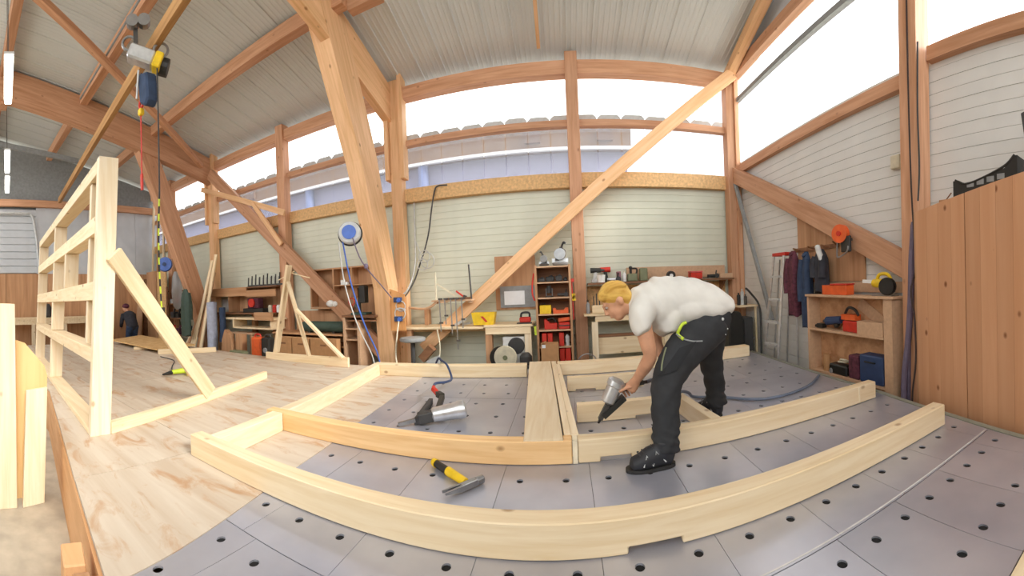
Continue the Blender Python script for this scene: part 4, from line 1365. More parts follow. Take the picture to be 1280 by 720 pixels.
build('handle', MB().bar((-1.66, 5.68, 1.04), (-1.55, 5.68, .955), .02, .025), RED, w)
build('jaw', MB().bar((-1.55, 5.68, .955), (-1.50, 5.68, .935), .02, .05), IRON, w)
T('iron_rod', MB().bar((-1.42, 5.68, .911), (-1.45, 5.71, 1.44), .016, .022), BLACK, 'tall black rod standing at the brace end of the clamp rack', 'rod')
T('curved_lath', MB().tube([(-2.62, 6.05, .79), (-2.4, 6.05, .76), (-2.25, 6.05, .78), (-2.14, 6.05, .85)], .022, 6), CHIP, 'curved pale lath on the wall above the left bench', 'lath')
T('shelf_side', bx(-2.33, -2.27, 6.02, 6.18, .492, .75), PLYZ, 'short brown upright board between the bench and the curved lath', 'board')
T('pale_offcuts', MB().bar((-1.72, 5.75, .51), (-1.55, 5.8, .60), .05, .04).bar((-1.66, 5.85, .51), (-1.5, 5.85, .53), .05, .03), LGREY, 'pale metal pieces left of the yellow bin on the bench', 'offcut')
# under the bench
st = thing('work_stool', 'round grey stool under the left bench beside the big strut', 'stool', (-2.28, 5.35, FZ))
build('seat', MB().lathe([(.14, .30), (.19, .315), (.20, .34), (.19, .365), (.12, .375)], (-2.28, 5.35, 0), n=24), GREY, st, smooth=.8)
build('column', MB().cyl((-2.28, 5.35, FZ + .06), (-2.28, 5.35, .30), .035), DARK, st)
for k in range(5):
    a = 2 * PI * k / 5
    build('leg', MB().bar((-2.28, 5.35, FZ + .07), (-2.28 + .22 * math.cos(a), 5.35 + .22 * math.sin(a), FZ + .03), .03, .03), BLACK, st)
T('brown_case', MB().bar((-2.19, 5.5, .02), (-2.02, 5.5, .20), .14, .12), DARKWOOD, 'tilted brown case under the left bench beside the stool', 'case')
T('panel_offcut', MB().prism([(-2.15, 5.45, FZ), (-1.9, 5.45, FZ), (-1.9, 5.45, .09), (-2.1, 5.45, .0)], (0, .02, 0)), LGREY, 'pale offcut leaning below the tilted brown case', 'offcut')
w = thing('grinding_wheel', 'cream disc on a dark hub under the drawer bench', 'disc', (-.92, 5.5, FZ))
build('disc', MB().lathe([(.04, -.02), (.165, -.02), (.17, 0), (.165, .02), (.04, .02)], (-.90, 5.47, .055), (.05, 1, .08), 28), CREAM, w)
build('hub', MB().cyl((-.904, 5.44, .052), (-.9, 5.47, .055), .035), OLIVE, w)
build('foot', bx(-1.02, -.8, 5.42, 5.56, FZ, -.125), DARK, w)
T('rubber_disc', MB().lathe([(.05, -.03), (.16, -.03), (.17, 0), (.16, .03), (.05, .03)], (-.99, 5.585, .03), (.05, 1, .05), 24), BLACK, 'black disc half hidden behind the cream disc', 'disc')
w = thing('dust_extractor', 'white square casing with a dark round opening under the bench', 'machine', (-.75, 5.66, FZ))
build('casing', bx(-.97, -.64, 5.68, 5.9, FZ, .32), WHITE, w, bevel=.008)
build('round_opening', MB().lathe([(.02, 0), (.115, 0), (.125, .02), (.11, .025)], (-.76, 5.679, .19), (0, -1, 0), 24), DARK, w)
T('dark_motor', MB().lathe([(.07, 0), (.09, .02), (.09, .12), (.05, .17)], (-.61, 5.5, -.06), n=16).box((-.7, 5.42, FZ), (-.53, 5.58, -.07)), DARK, 'low dark motor right of the cream disc', 'motor', smooth=.6)

# ------------------------------------------------------------------ big strut: reel, hoses, sockets
rl = thing('hose_reel', 'round white and blue hose reel mounted on the big raking strut', 'reel', (-2.8, 4.55, 1.75))
RA = Vector((.45, -1, .05))
RC = Vector((-2.79, 4.50, 1.90))
build('case', MB().lathe([(.03, -.065), (.135, -.065), (.155, -.04), (.155, .05), (.135, .075), (.09, .08)], RC, RA, 28), LGREY, rl, smooth=.6)
build('badge', MB().lathe([(.005, .0815), (.098, .0815), (.098, .095), (.005, .098)], RC, RA, 24), BLUE, rl, smooth=.6)
build('rim', MB().ring(RC - RA.normalized() * .045, RA, .157, .018, 26, 6), BLACK, rl, smooth=1)
build('bracket', MB().bar(RC - RA.normalized() * .06, (-2.87, 4.72, 1.9), .06, .1), IRON, rl)
T('air_hose', MB().tube([(-2.86, 4.42, 1.78), (-2.83, 4.55, 1.2), (-2.74, 4.72, .62), (-2.67, 4.96, .15), (-2.66, 5.0, -.2)], .011, 7), BLUE, 'blue hose running down from the white and blue reel', 'hose', smooth=1)
T('air_hose', MB().tube([(-2.90, 4.38, 1.78), (-2.885, 4.47, 1.2), (-2.80, 4.63, .62), (-2.735, 4.90, .15), (-2.72, 4.97, -.2)], .009, 7).box((-2.94, 4.45, 1.19), (-2.86, 4.49, 1.23)), LGREY, 'pale hose hanging beside the blue hose with a tag on it', 'hose', smooth=1)
T('air_hose', MB().tube([(-2.70, 4.42, 1.82), (-2.67, 4.6, 1.5), (-2.6, 5.05, 1.15), (-2.58, 5.3, .98)], .009, 7).ball((-2.655, 4.68, 1.44), (.03, .03, .04)), PURPLE, 'thin purple hose looping from the reel to the sockets', 'hose', smooth=1)
sp = thing('socket_panel', 'wooden panel with blue sockets at the foot of the big strut', 'panel', (-2.6, 5.5, .4))
build('board', MB().prism([(-2.72, 5.52, .45), (-2.46, 5.52, .45), (-2.46, 5.52, 1.02), (-2.72, 5.52, 1.12)], (0, .02, 0)), GLUZ, sp)
for zz in (.94, .64):
    s = build('socket', bx(-2.63, -2.50, 5.46, 5.519, zz - .04, zz + .04), NAVY, sp, bevel=.008)
    build('socket_cap', MB().cyl((-2.54, 5.46, zz), (-2.53, 5.43, zz - .01), .03), BLUE, s)
build('conduit', MB().tube([(-2.62, 5.505, .79), (-2.5, 5.505, .80), (-2.44, 5.505, .77)], .012, 6), LGREY, sp)
build('cable_loop', MB().ring((-2.54, 5.50, .72), (0, 1, 0), .09, .008).ring((-2.52, 5.49, .84), (0, 1, .1), .08, .007), LGREY, sp)
T('cable_coil', MB().ring((-2.25, 5.92, 1.63), (.1, 1, 0), .10, .008, 22).ring((-2.2, 5.92, 1.56), (.2, 1, .1), .13, .008, 22).ring((-2.29, 5.92, 1.50), (-.1, 1, .1), .09, .008, 22).tube([(-2.4, 5.93, 1.9), (-2.34, 5.93, 1.75), (-2.28, 5.93, 1.6)], .008), LGREY, 'tangle of pale cable loops on the wall beside the near post', 'cable')
T('power_cable', MB().tube([(-1.85, 6.07, 2.80), (-2.02, 6.06, 2.80), (-2.07, 6.04, 2.70), (-2.12, 6.0, 2.4), (-2.18, 6.0, 2.05), (-2.26, 5.98, 1.75), (-2.33, 5.95, 1.55), (-2.44, 5.92, 1.25), (-2.50, 5.7, 1.02), (-2.52, 5.54, .97)], .012, 6), DARK, 'dark cable curving down from the strand board band to the sockets', 'cable')
T('power_cable', MB().tube([(-2.49, 6.16, 2.6), (-2.50, 6.16, 2.0), (-2.50, 6.1, 1.5), (-2.56, 5.9, 1.1), (-2.58, 5.56, .99)], .014, 6), LGREY, 'pale cables running down the near post to the sockets', 'cable')
T('power_cable', MB().tube([(-2.54, 5.45, .63), (-2.55, 5.35, .3), (-2.52, 5.25, .05), (-2.42, 5.15, -.15), (-2.35, 5.1, FZ + .015)], .012, 6), CREAM, 'cream cable dropping from the lower socket to the floor', 'cable')
T('power_cable', MB().tube([(-1.96, 5.58, .46), (-1.92, 5.56, .2), (-1.95, 5.54, -.1), (-2.0, 5.5, FZ + .012)], .012, 6), CREAM, 'cream cable hanging in front of the bench beside the stool', 'cable')

# ------------------------------------------------------------------ far bays of the long wall
ct_ = thing('wall_cupboard', 'open brown wall cupboard with shelves left of the big strut', 'cupboard', (-4.0, 6.1, .6))
build('back_panel', bx(-4.64, -3.30, 6.16, 6.19, .58, 1.56), PLYZ, ct_)
build('top_board', bx(-4.66, -3.28, 5.93, 6.155, 1.54, 1.565), PLY, ct_)
build('divider', bx(-4.10, -4.07, 5.93, 6.155, 1.15, 1.539), PLYZ, ct_)
build('divider', bx(-3.70, -3.67, 5.93, 6.155, 1.24, 1.539), PLYZ, ct_)
build('shelf_board', bx(-4.069, -3.30, 5.93, 6.155, 1.22, 1.238), PLY, ct_)
build('shelf_board', bx(-4.62, -3.75, 5.90, 6.155, .80, .83), PLY, ct_)
build('side_panel', bx(-4.64, -4.61, 5.93, 6.155, .835, 1.539), PLYZ, ct_)
T('white_bag', MB().ball((-4.08, 5.82, .90), (.10, .06, .065)).ball((-3.98, 5.82, .89), (.06, .05, .055)), WHITE, 'crumpled white bag on the shelf beside the brown brace', 'bag', smooth=1)
T('white_cup', MB().cyl((-3.9, 6.0, 1.24), (-3.9, 6.0, 1.33), .05, .055).cyl((-3.82, 6.0, 1.24), (-3.82, 6.0, 1.29), .05), WHITE, 'white cups on the upper shelf of the open wall cupboard', 'cup')
vb = thing('machine_table', 'dark machine table with an open box unit below the wall cupboard', 'table', (-3.35, 5.6, FZ))
build('top', bx(-3.64, -3.0, 5.5, 5.92, .665, .70), DARKWOOD, vb)
build('under_board', bx(-3.55, -3.02, 5.52, 5.9, .60, .62), DARKWOOD, vb)
build('side_panel', bx(-3.62, -3.58, 5.5, 5.9, FZ, .664), CHIP, vb)
build('side_panel', bx(-3.34, -3.30, 5.5, 5.9, FZ, .599), CHIP, vb)
build('shelf_board', bx(-3.579, -3.341, 5.51, 5.9, .46, .48), CHIP, vb)
build('shelf_board', bx(-3.579, -3.341, 5.51, 5.9, .275, .295), CHIP, vb)
build('back_panel', bx(-3.579, -3.341, 5.901, 5.91, FZ, .599), PLYZ, vb)
w = thing('drill_press', 'small dark drill press with a red handwheel on the machine table', 'drill', (-3.35, 5.7, .70))
build('base', bx(-3.52, -3.22, 5.6, 5.82, .701, .74), GREEN, w, bevel=.006)
build('column', MB().cyl((-3.42, 5.75, .741), (-3.42, 5.75, 1.12), .025), IRON, w)
build('head', MB().bar((-3.42, 5.72, 1.08), (-3.42, 5.58, 1.08), .11, .16), DARKWOOD, w)
build('spindle', MB().cyl((-3.42, 5.62, .82), (-3.42, 5.62, 1.0), .02), IRON, w)
build('handwheel', MB().ring((-3.49, 5.60, .93), (0, 1, 0), .06, .010), RED, w)
build('belt_cover', bx(-3.36, -3.24, 5.62, 5.76, .9, 1.2), BLACK, w, bevel=.01)
ls = thing('low_shelf', 'wide low brown shelf with closed boxes below the wall cupboard', 'shelf', (-4.3, 5.7, FZ))
build('top_board', bx(-5.3, -3.645, 5.5, 6.1, .345, .37), PLY, ls)
build('board', bx(-5.2, -3.645, 5.55, 6.1, .14, .16), PLY, ls)
build('side_panel', bx(-5.2, -5.17, 5.55, 6.1, FZ, .344), PLYZ, ls)
build('back_panel', bx(-5.16, -3.66, 6.101, 6.11, FZ, .76), PLYZ, ls)
for k, (x0, x1) in enumerate([(-5.12, -4.72), (-4.70, -4.30), (-4.27, -3.70)]):
    w = thing('storage_box', ['left', 'middle', 'right'][k] + ' one of three brown boxes standing in the low shelf', 'box', ((x0 + x1) / 2, 5.6, FZ), 'boxes in the low shelf')
    build('body', bx(x0, x1, 5.4, 5.535, FZ, .30), CARD, w, bevel=.004)
    build('handle_slot', bx((x0 + x1) / 2 - .06, (x0 + x1) / 2 + .06, 5.397, 5.3995, .17, .20), DARKWOOD, w)
cp = thing('air_compressor', 'long dark green compressor tank lying on the low shelf', 'compressor', (-4.2, 5.75, .371))
build('tank', MB().lathe([(.05, -.5), (.085, -.47), (.1, -.42), (.1, .42), (.085, .47), (.05, .5)], (-4.2, 5.72, .482), (1, 0, 0), 18), GREEN, cp, smooth=.6)
build('end_wheel', MB().ring((-3.67, 5.70, .47), (1, 0, 0), .07, .02), BLACK, cp)
for sx in (-4.5, -3.95):
    build('foot', bx(sx, sx + .05, 5.64, 5.80, .3705, .40), IRON, cp)

# A-shaped stand of laths in front of the far bays
as_ = thing('lath_stand', 'A-shaped stand of raw laths with a ground board before the far bench', 'stand', (-4, 4.75, DT))
timber('leg', (-4.18, 4.80, 1.58), (-4.52, 4.78, .12), .05, .12, PALE, as_, up=(0, 1, 0))
timber('leg', (-4.17, 4.75, 1.30), (-3.77, 4.73, .12), .04, .07, PALE, as_, up=(0, 1, 0))
timber('brace', (-3.97, 4.69, .85), (-3.10, 4.68, .13), .04, .07, PALE, as_, up=(0, 1, 0))
build('ground_board', MB().prism([(-4.72, 4.72, DT), (-3.02, 4.68, DT), (-3.02, 4.68, .14), (-4.72, 4.72, .115)], (0, .05, 0)), PALE, as_, bevel=.003)
T('twigs', MB().bar((-4.5, 4.88, 1.35), (-4.15, 4.90, 1.48), .02, .012).bar((-4.25, 4.90, 1.46), (-3.85, 4.92, 1.35), .02, .012), PALE, 'thin splints sticking out at the top of the lath stand', 'splint')

# left bench rows
wb = thing('workbench', 'long brown bench with a drawer tray in the far bay beside the sticks', 'bench', (-6.6, 5.9, FZ))
build('top', bx(-7.62, -5.55, 5.72, 6.18, .70, .735), DARKWOOD, wb)
build('tray_board', bx(-6.75, -5.25, 5.50, 5.9, .60, .64), PALE, wb)
build('tray_board', bx(-6.5, -5.3, 5.50, 5.9, .41, .44), PALE, wb)
build('tray_side', bx(-6.5, -6.46, 5.50, 5.9, .441, .599), PALE, wb)
build('tray_side', bx(-5.35, -5.31, 5.50, 5.9, .441, .599), PALE, wb)
build('drawer', bx(-5.72, -5.25, 5.42, 5.495, .60, .76), PLY, wb)
for lx in (-7.5, -6.3, -5.65):
    build('leg', bx(lx - .05, lx + .05, 5.95, 6.05, FZ, .699), PLYZ, wb)
ws = thing('wall_shelf', 'brown boxed shelf on the wall carrying steel clamps in the far bay', 'shelf', (-6.7, 6.0, 1.1))
build('board', bx(-7.84, -5.45, 5.82, 6.18, 1.28, 1.31), DARKWOOD, ws)
build('fascia', bx(-7.84, -6.35, 5.80, 5.819, 1.11, 1.31), PLY, ws)
build('fascia', bx(-6.345, -5.45, 5.80, 5.819, 1.08, 1.23), PLY, ws)
build('back_panel', bx(-7.0, -5.45, 6.165, 6.19, .74, 1.279), PLYZ, ws)
build('divider', bx(-7.02, -6.99, 5.83, 6.16, .74, 1.279), PLYZ, ws)
for k in range(9):
    x0 = -6.38 + k * .12
    w = thing('steel_clamp', '%s steel clamp of the row on the far wall shelf, counted from the laths' % ['first', 'second', 'third', 'fourth', 'fifth', 'sixth', 'seventh', 'eighth', 'ninth'][k], 'clamp', (x0, 5.95, 1.311), 'steel clamps on the far wall shelf')
    build('frame', MB().bar((x0, 5.9, 1.33), (x0 + .07, 5.95, 1.33), .02, .035).bar((x0, 5.9, 1.315), (x0 + .02, 5.9, 1.315 + .20 + .03 * (k % 3)), .02, .02), IRON, w)
    build('screw', MB().cyl((x0 + .05, 5.95, 1.35), (x0 + .06, 5.95, 1.50), .008, n=6), STEEL, w)
for k, (x0, x1) in enumerate([(-7.68, -7.36), (-7.30, -7.02)]):
    T('paper_sheet', bx(x0, x1, 6.185, 6.192, .78, 1.05), PAPER, ['left', 'right'][k] + ' one of two white sheets pinned up in the far bay', 'paper')
w = thing('bench_grinder', 'red machine with a round guard on the far bench', 'machine', (-6.1, 5.85, .736))
build('base', bx(-6.42, -5.8, 5.75, 5.95, .736, .83), BLACK, w, bevel=.008)
build('body', bx(-6.3, -5.95, 5.78, 5.94, .831, 1.05), BURG, w, bevel=.01)
build('guard', MB().cyl((-6.14, 5.77, .95), (-6.14, 5.74, .95), .095), RED, w)
for k, (sx, mt) in enumerate(((-5.75, CREAM), (-5.625, RED), (-5.505, WHITE))):
    T('glass_jar', MB().lathe([(.05, 0), (.055, .02), (.055, .12), (.045, .14), (.045, .16)], (sx, 5.95, .80 if k < 0 else .736), n=12), mt, '%s jar on the far bench beside the red machine' % ['cream', 'small red', 'white'][k], 'jar')
rolls = [('foil_roll', 'grey-blue upright roll standing beside the sticks', -6.99, .115, 1.0, plain('foil_bluegrey', 'aeb4c6', .5)), ]
T('foil_roll', MB().cyl((-6.98, 5.3, FZ), (-6.98, 5.3, .99), .118, .118, 20).cyl((-6.98, 5.3, .99), (-6.98, 5.3, 1.0), .06), MATS['foil_bluegrey'], 'grey-blue upright roll standing beside the sticks', 'roll', smooth=.6)
T('hanging_cloth', MB().tube([(-6.79, 5.45, .86), (-6.76, 5.43, .65), (-6.74, 5.42, .35), (-6.78, 5.42, .1)], .07, 10), NAVYC, 'dark blue cloth hanging right behind the grey-blue roll', 'cloth', smooth=1)
for k, (xb, xt, zt_, mt) in enumerate([(-8.02, -7.74, .95, PALE), (-7.86, -7.6, 1.35, PLY), (-7.72, -7.48, 1.55, PALE), (-7.58, -7.37, 2.0, PALE), (-7.44, -7.27, 1.7, PLY), (-7.31, -7.165, 2.12, PALE)]):
    tag(timber('wood_lath', (xb, 5.0 + .02 * k, FZ + .04), (xt, 5.72 - .02 * k, zt_), .035, .095, mt, up=(1, 0, 0)), '%s of the six laths leaning against the far post, counted from the strut' % ['first', 'second', 'third', 'fourth', 'fifth', 'last'][k], 'lath', 'laths leaning by the far post')
# low things in front of the far bench
T('wood_block', MB().prism([(-6.55, 5.2, FZ), (-6.2, 5.2, FZ), (-6.2, 5.2, .12), (-6.27, 5.2, .3), (-6.42, 5.2, .4), (-6.52, 5.2, .18)], (0, .12, 0)), PLYZ, 'tapered wooden block below the drawer tray', 'block')
T('wood_block', bx(-6.13, -5.93, 5.25, 5.4, FZ, .32), PLYZ, 'upright wooden block right of the tapered block', 'block', bevel=.004)
sb = thing('saw_trestle', 'low wooden trestle table below the far bench', 'table', (-6.5, 5.5, FZ))
build('top', bx(-6.62, -5.86, 5.47, 5.72, .29, .32), CHIP, sb)
for lx in (-6.58, -5.95):
    build('leg', bx(lx, lx + .06, 5.5, 5.56, FZ, .289), PLYZ, sb)
T('wood_box', bx(-5.84, -5.65, 5.43, 5.44 + .12, FZ, .27), PLY, 'square brown wooden box left of the red canister', 'box', bevel=.004)
T('green_tray', bx(-6.1, -5.7, 5.05, 5.22, FZ, -.0), OLIVE, 'low olive tray on the floor before the brown wooden box', 'tray', bevel=.01)
w = thing('fuel_canister', 'red canister standing on the floor beside the black one', 'canister', (-5.5, 5.3, FZ))
build('body', bx(-5.63, -5.36, 5.22, 5.42, FZ, .28), ORANGE, w, bevel=.03)
build('handle', MB().tube([(-5.58, 5.3, .275), (-5.56, 5.3, .33), (-5.44, 5.3, .33), (-5.42, 5.3, .275)], .016), RED, w)
w = thing('fuel_canister', 'black canister right of the red one', 'canister', (-5.2, 5.3, FZ))
build('body', bx(-5.33, -5.10, 5.20, 5.38, FZ, .29), BLACK, w, bevel=.03)
build('handle', MB().tube([(-5.29, 5.3, .285), (-5.27, 5.3, .33), (-5.17, 5.3, .33), (-5.15, 5.3, .285)], .014), DARK, w)
build('cap', MB().cyl((-5.2, 5.199, .05), (-5.2, 5.18, .05), .05), GREY, w)

# ------------------------------------------------------------------ hall end behind the far strut
for k, (xb, yb_, xt, zt_, ww, mt) in enumerate([(-10.75, 5.75, -10.83, 4.2, .07, PALE), (-10.4, 5.75, -10.55, 4.1, .07, PLY), (-10.1, 5.8, -10.2, 3.9, .07, PALE)]):
    tag(timber('roof_lath', (xb, yb_, FZ + .03), (xt, 6.0, zt_), .05, ww, mt, up=(0, 1, 0)), '%s of the three tall laths standing in the far corner' % ['left', 'middle', 'right'][k], 'lath', 'tall laths in the far corner')
for k, (x0, x1, zt_, mt) in enumerate([(-10.9, -10.65, 1.75, DARKWOOD), (-10.6, -10.0, 1.95, MATS['plywood_brown_upright']), (-9.95, -9.45, 1.92, OSB)]):
    T('standing_board', bx(x0, x1, 5.55, 5.6, FZ, zt_), mt, ['narrow dark', 'wide brown', 'tan'][k] + ' board standing upright in the far corner', 'board')
T('leaning_sheet', MB().prism([(-10.95, 5.2, FZ), (-10.6, 5.25, FZ), (-10.75, 5.5, 1.75), (-10.95, 5.48, 1.75)], (0, .03, 0)), CHIP, 'tan sheet leaning behind the far person', 'board')
w = thing('wall_rack', 'cluttered dark rack with red and grey tools near the far strut', 'rack', (-8.8, 5.7, FZ))
build('upright', bx(-9.35, -9.30, 5.5, 5.55, FZ, 1.45), DARKWOOD, w)
build('upright', bx(-8.25, -8.2, 5.5, 5.55, FZ, 1.45), DARKWOOD, w)
for zz in (.1, .55, .95, 1.3):
    build('shelf_board', bx(-9.4, -8.15, 5.56, 5.9, zz, zz + .03), DARKWOOD, w)
G = 'tools on the dark far rack'
for k in range(12):
    zz = (.131, .581, .981)[k % 3]
    x0 = -9.25 + (k // 3) * .27
    T('hand_tool', MB().box((x0, 5.57, zz), (x0 + .15, 5.72, zz + .12 + .04 * (k % 2))).cyl((x0 + .05, 5.65, zz + .12), (x0 + .1, 5.65, zz + .24), .03, n=8), (RED, DARK, GREY, BURG, BLACK)[k % 5],
      'small %s hand tool on the %s board of the dark far rack' % (('red', 'dark', 'grey', 'burgundy', 'black')[k % 5], ('lower', 'middle', 'upper')[k % 3]), 'tool', G)
jacket('dark green jacket hanging on the far raking strut', -.15, .15, 1.36, .26, GREEN, xx=0)
jg = bpy.data.objects['jacket.003'] if 'jacket.003' in bpy.data.objects else None
if jg:
    jg.location = (-7.62, 5.0, .22)
    jg.rotation_euler = (0, 0, -PI / 2 + .15)
T('plastic_bag', MB().lathe([(.02, 0), (.10, .1), (.13, .45), (.11, .8), (.06, .95)], (-8.06, 5.05, .82), n=14), pane_mat('clear_film', .45, 'e6ebee', .2), 'clear plastic film bag hanging on the far raking strut', 'bag', smooth=1)
w = thing('hose_reel', 'round blue reel hanging before the far raking strut', 'reel', (-8.4, 4.9, 1.8))
build('case', MB().lathe([(.03, -.07), (.17, -.07), (.19, 0), (.17, .07), (.03, .07)], (-8.42, 4.95, 1.98), (1, -.9, 0), 24), BLUE, w, smooth=.6)
build('hub', MB().cyl((-8.37, 4.90, 1.98), (-8.35, 4.88, 1.98), .05), NAVY, w)
build('hanger', MB().cyl((-8.42, 4.95, 2.16), (-8.42, 4.95, 4.95), .008, n=6), IRON, w)
# far benches by the left wall
fb = thing('workbench', 'pale far bench along the plywood dado', 'bench', (-10.6, 2.2, FZ))
build('top', bx(-10.9, -10.3, .9, 3.9, .62, .66), PALE, fb)
build('apron', bx(-10.36, -10.32, .95, 3.85, .48, .618), PALE, fb)
for yy in (1.0, 1.9, 2.8, 3.7):
    build('leg', bx(-10.42, -10.33, yy, yy + .09, FZ, .478), PALEZ, fb)
T('dark_machine', MB().lathe([(.12, 0), (.16, .05), (.16, .25), (.08, .38)], (-10.5, 2.35, .661), n=14), DARK, 'dark round machine on the far bench behind the upright frame', 'machine', smooth=.6)
T('clay_pot', MB().lathe([(.05, 0), (.09, .04), (.09, .16), (.045, .2), (.045, .24)], (-9.5, 1.25, DT), n=14), CARD, 'small tan pot on the platform behind the white boards', 'pot', smooth=.6)

# sheet of ply lying on the platform
T('plywood_sheet', MB().prism([(-8.9, 3.62, .095), (-6.75, 3.72, .066), (-6.9, 4.75, .066), (-9.3, 4.65, .12)], (0, 0, .03)), MATS['offcut_tan'], 'tan plywood sheet lying raised on the far end of the platform', 'board', bevel=.003)
tag(timber('support_batten', (-7.6, 3.62, DT + .03), (-7.25, 4.60, DT + .03), .09, .055, PALE), 'short pale batten under the plywood sheet', 'batten')
tag(timber('support_batten', (-6.66, 3.70, .052), (-6.12, 4.72, .052), .06, .095, PALE), 'pale batten lying beside the plywood sheet on the platform', 'batten')
w = thing('yellow_drill', 'yellow and black power tool lying on the platform behind the brace', 'drill', (-4.55, 2.85, DT))
build('body', MB().cyl((-4.60, 2.98, .06), (-4.50, 3.06, .06), .045, .05).cyl((-4.63, 2.78, .055), (-4.60, 2.98, .06), .028, .04), LIME, w, smooth=.6)
build('nose', MB().cyl((-4.60, 2.62, .045), (-4.63, 2.78, .05), .012, .03), BLACK, w)
build('grip', MB().bar((-4.56, 3.0, .05), (-4.42, 2.92, .045), .04, .045), YELLOW, w)
build('cable', MB().tube([(-4.63, 2.86, .05), (-4.9, 2.95, .03), (-5.3, 3.2, .012), (-5.75, 3.5, .012), (-6.3, 3.55, .012)], .009, 6), DARK, w)

# ------------------------------------------------------------------ hoist
ho = thing('electric_hoist', 'silver and yellow electric chain hoist hanging from the runway beam', 'hoist', (-3.6, 2.1, 3.5))
HX = Vector((.48, .87, 0)).normalized()
hp_ = lambda a, z=0, b=0: Vector((-3.74, 2.03, 3.81)) + HX * a + Vector((b * .87, -b * .48, z))
build('trolley', MB().bar(hp_(-.12, .1), hp_(-.12, .40), .10, .05, up=HX), IRON, ho)
for a in (-.15, -.02):
    build('wheel', MB().cyl(hp_(a, .36, .04), hp_(a, .36, .12), .07), STEEL, ho)
build('body', MB().bar(hp_(-.20, .07), hp_(.08, -.05), .16, .17), ALU, ho, bevel=.02)
build('yellow_cover', MB().bar(hp_(.081, -.05), hp_(.165, -.085), .17, .18), YELLOW, ho, bevel=.012)
build('end_cap', MB().cyl(hp_(.15, -.07, -.06), hp_(.24, -.10, -.06), .10), BLACK, ho)
for a, z in ((-.19, .15), (.16, .06)):
    build('hook_ring', MB().ring(hp_(a, z, .03), (.87, -.48, 0), .08, .016), STEEL, ho)
build('chain_bag', MB().prism([(-3.86, 1.96, 3.66), (-3.64, 1.96, 3.58), (-3.62, 1.96, 3.28), (-3.70, 1.96, 3.22), (-3.82, 1.96, 3.30)], (0, .14, 0)), NAVYC, ho, bevel=.02)
build('pull_rod', MB().cyl((-3.78, 1.94, 3.66), (-3.84, 1.94, 3.36), .012), LGREY, ho)
build('chain', MB().cyl((-3.93, 2.05, 3.74), (-3.94, 2.05, 3.43), .008, n=6), IRON, ho)
hk = thing('lifting_hook', 'red and yellow lifting hook hanging under the hoist', 'hook', (-3.95, 2.05, 3.2))
build('shackle', MB().ring((-3.945, 2.05, 3.37), (0, 1, 0), .045, .014), RED, hk)
build('block', bx(-3.985, -3.915, 2.02, 2.08, 3.24, 3.32), YELLOW, hk, bevel=.012)
build('sling', MB().tube([(-3.96, 2.05, 3.24), (-3.965, 2.05, 2.9), (-3.975, 2.05, 2.55)], .009, 6), RED, hk)
build('tag', bx(-3.995, -3.955, 2.04, 2.06, 2.36, 2.55), RED, hk)
pc = thing('control_pendant', 'black and yellow striped control cable hanging from the hoist', 'cable', (-3.6, 2.08, .9))
build('cable', MB().tube([(-3.60, 2.08, 3.62), (-3.605, 2.08, 2.9), (-3.62, 2.08, 2.25)], .009, 6), BLACK, pc)
for k in range(16):
    z1, z0 = 2.25 - k * .08, 2.25 - (k + 1) * .08
    xo = lambda z: -3.62 - .05 * math.sin((2.25 - z) * 2.2)
    build('cable_band', MB().cyl((xo(z0), 2.08, z0), (xo(z1), 2.08, z1), .011, n=6), LIME if k % 2 else BLACK, pc)
build('switch_box', MB().box((-3.68, 2.05, .88), (-3.62, 2.11, .98)), BLACK, pc)

# ------------------------------------------------------------------ lamps
for k, (x0, y0, x1, y1) in enumerate([(-4.75, .62, -5.84, .74), (-7.79, .96, -8.99, 1.10), (-9.39, 1.15, -10.62, 1.29)]):
    w = thing('ceiling_lamp', ['nearest', 'middle', 'farthest'][k] + ' of the three hanging strip lamps at the left', 'lamp', (x0, y0, 4.2), 'hanging strip lamps')
    build('diffuser', MB().bar((x0, y0, 4.2), (x1, y1, 4.2), .11, .07), TUBE, w, bevel=.015)
    build('housing', MB().bar((x0 + .02, y0, 4.255), (x1 - .02, y1, 4.255), .13, .03), LGREY, w)
    for t in (.15, .85):
        xx, yy = x0 + (x1 - x0) * t, y0 + (y1 - y0) * t
        build('hanger', MB().cyl((xx, yy, 4.27), (xx, yy, roof_z(yy) - .02), .005, n=5), IRON, w)

# ------------------------------------------------------------------ loose tools on the table
ng = thing('nail_gun', 'silver nail gun lying on the table inside the frame', 'nail gun', (-1.05, 2.9, .001))
build('body', MB().lathe([(.045, 0), (.056, .01), (.066, .20), (.072, .21), (.072, .26), (.055, .275)], (-1.08, 2.86, .07), (1, .45, .12), 20), ALU, ng, smooth=.6)
build('head', MB().bar((-1.18, 2.81, .05), (-1.07, 2.865, .065), .09, .08), DARK, ng, bevel=.008)
build('magazine', MB().bar((-1.19, 2.80, .03), (-1.27, 3.36, .03), .035, .05), DARK, ng)
build('grip', MB().bar((-1.05, 2.92, .09), (-1.13, 3.28, .10), .045, .045), BLACK, ng, bevel=.008)
build('grip_cap', MB().bar((-1.13, 3.28, .10), (-1.20, 3.36, .10), .045, .05), BLACK, ng)
build('coupling', MB().cyl((-1.20, 3.36, .10), (-1.27, 3.44, .12), .026).cyl((-1.27, 3.44, .12), (-1.29, 3.5, .125), .018), RED, ng)
build('nose', MB().bar((-1.20, 2.80, .04), (-1.31, 2.72, .02), .025, .03), STEEL, ng)
T('air_hose', MB().tube([(-1.29, 3.5, .125), (-1.31, 3.62, .13), (-1.26, 3.82, .10), (-1.30, 4.12, .07), (-1.42, 4.34, .17), (-1.56, 4.56, .178), (-1.75, 4.95, .12), (-1.95, 5.2, -.2), (-2.1, 5.3, FZ + .015)], .013, 8), NAVY, 'dark blue air hose from the lying nail gun over the back rail', 'hose', smooth=1)
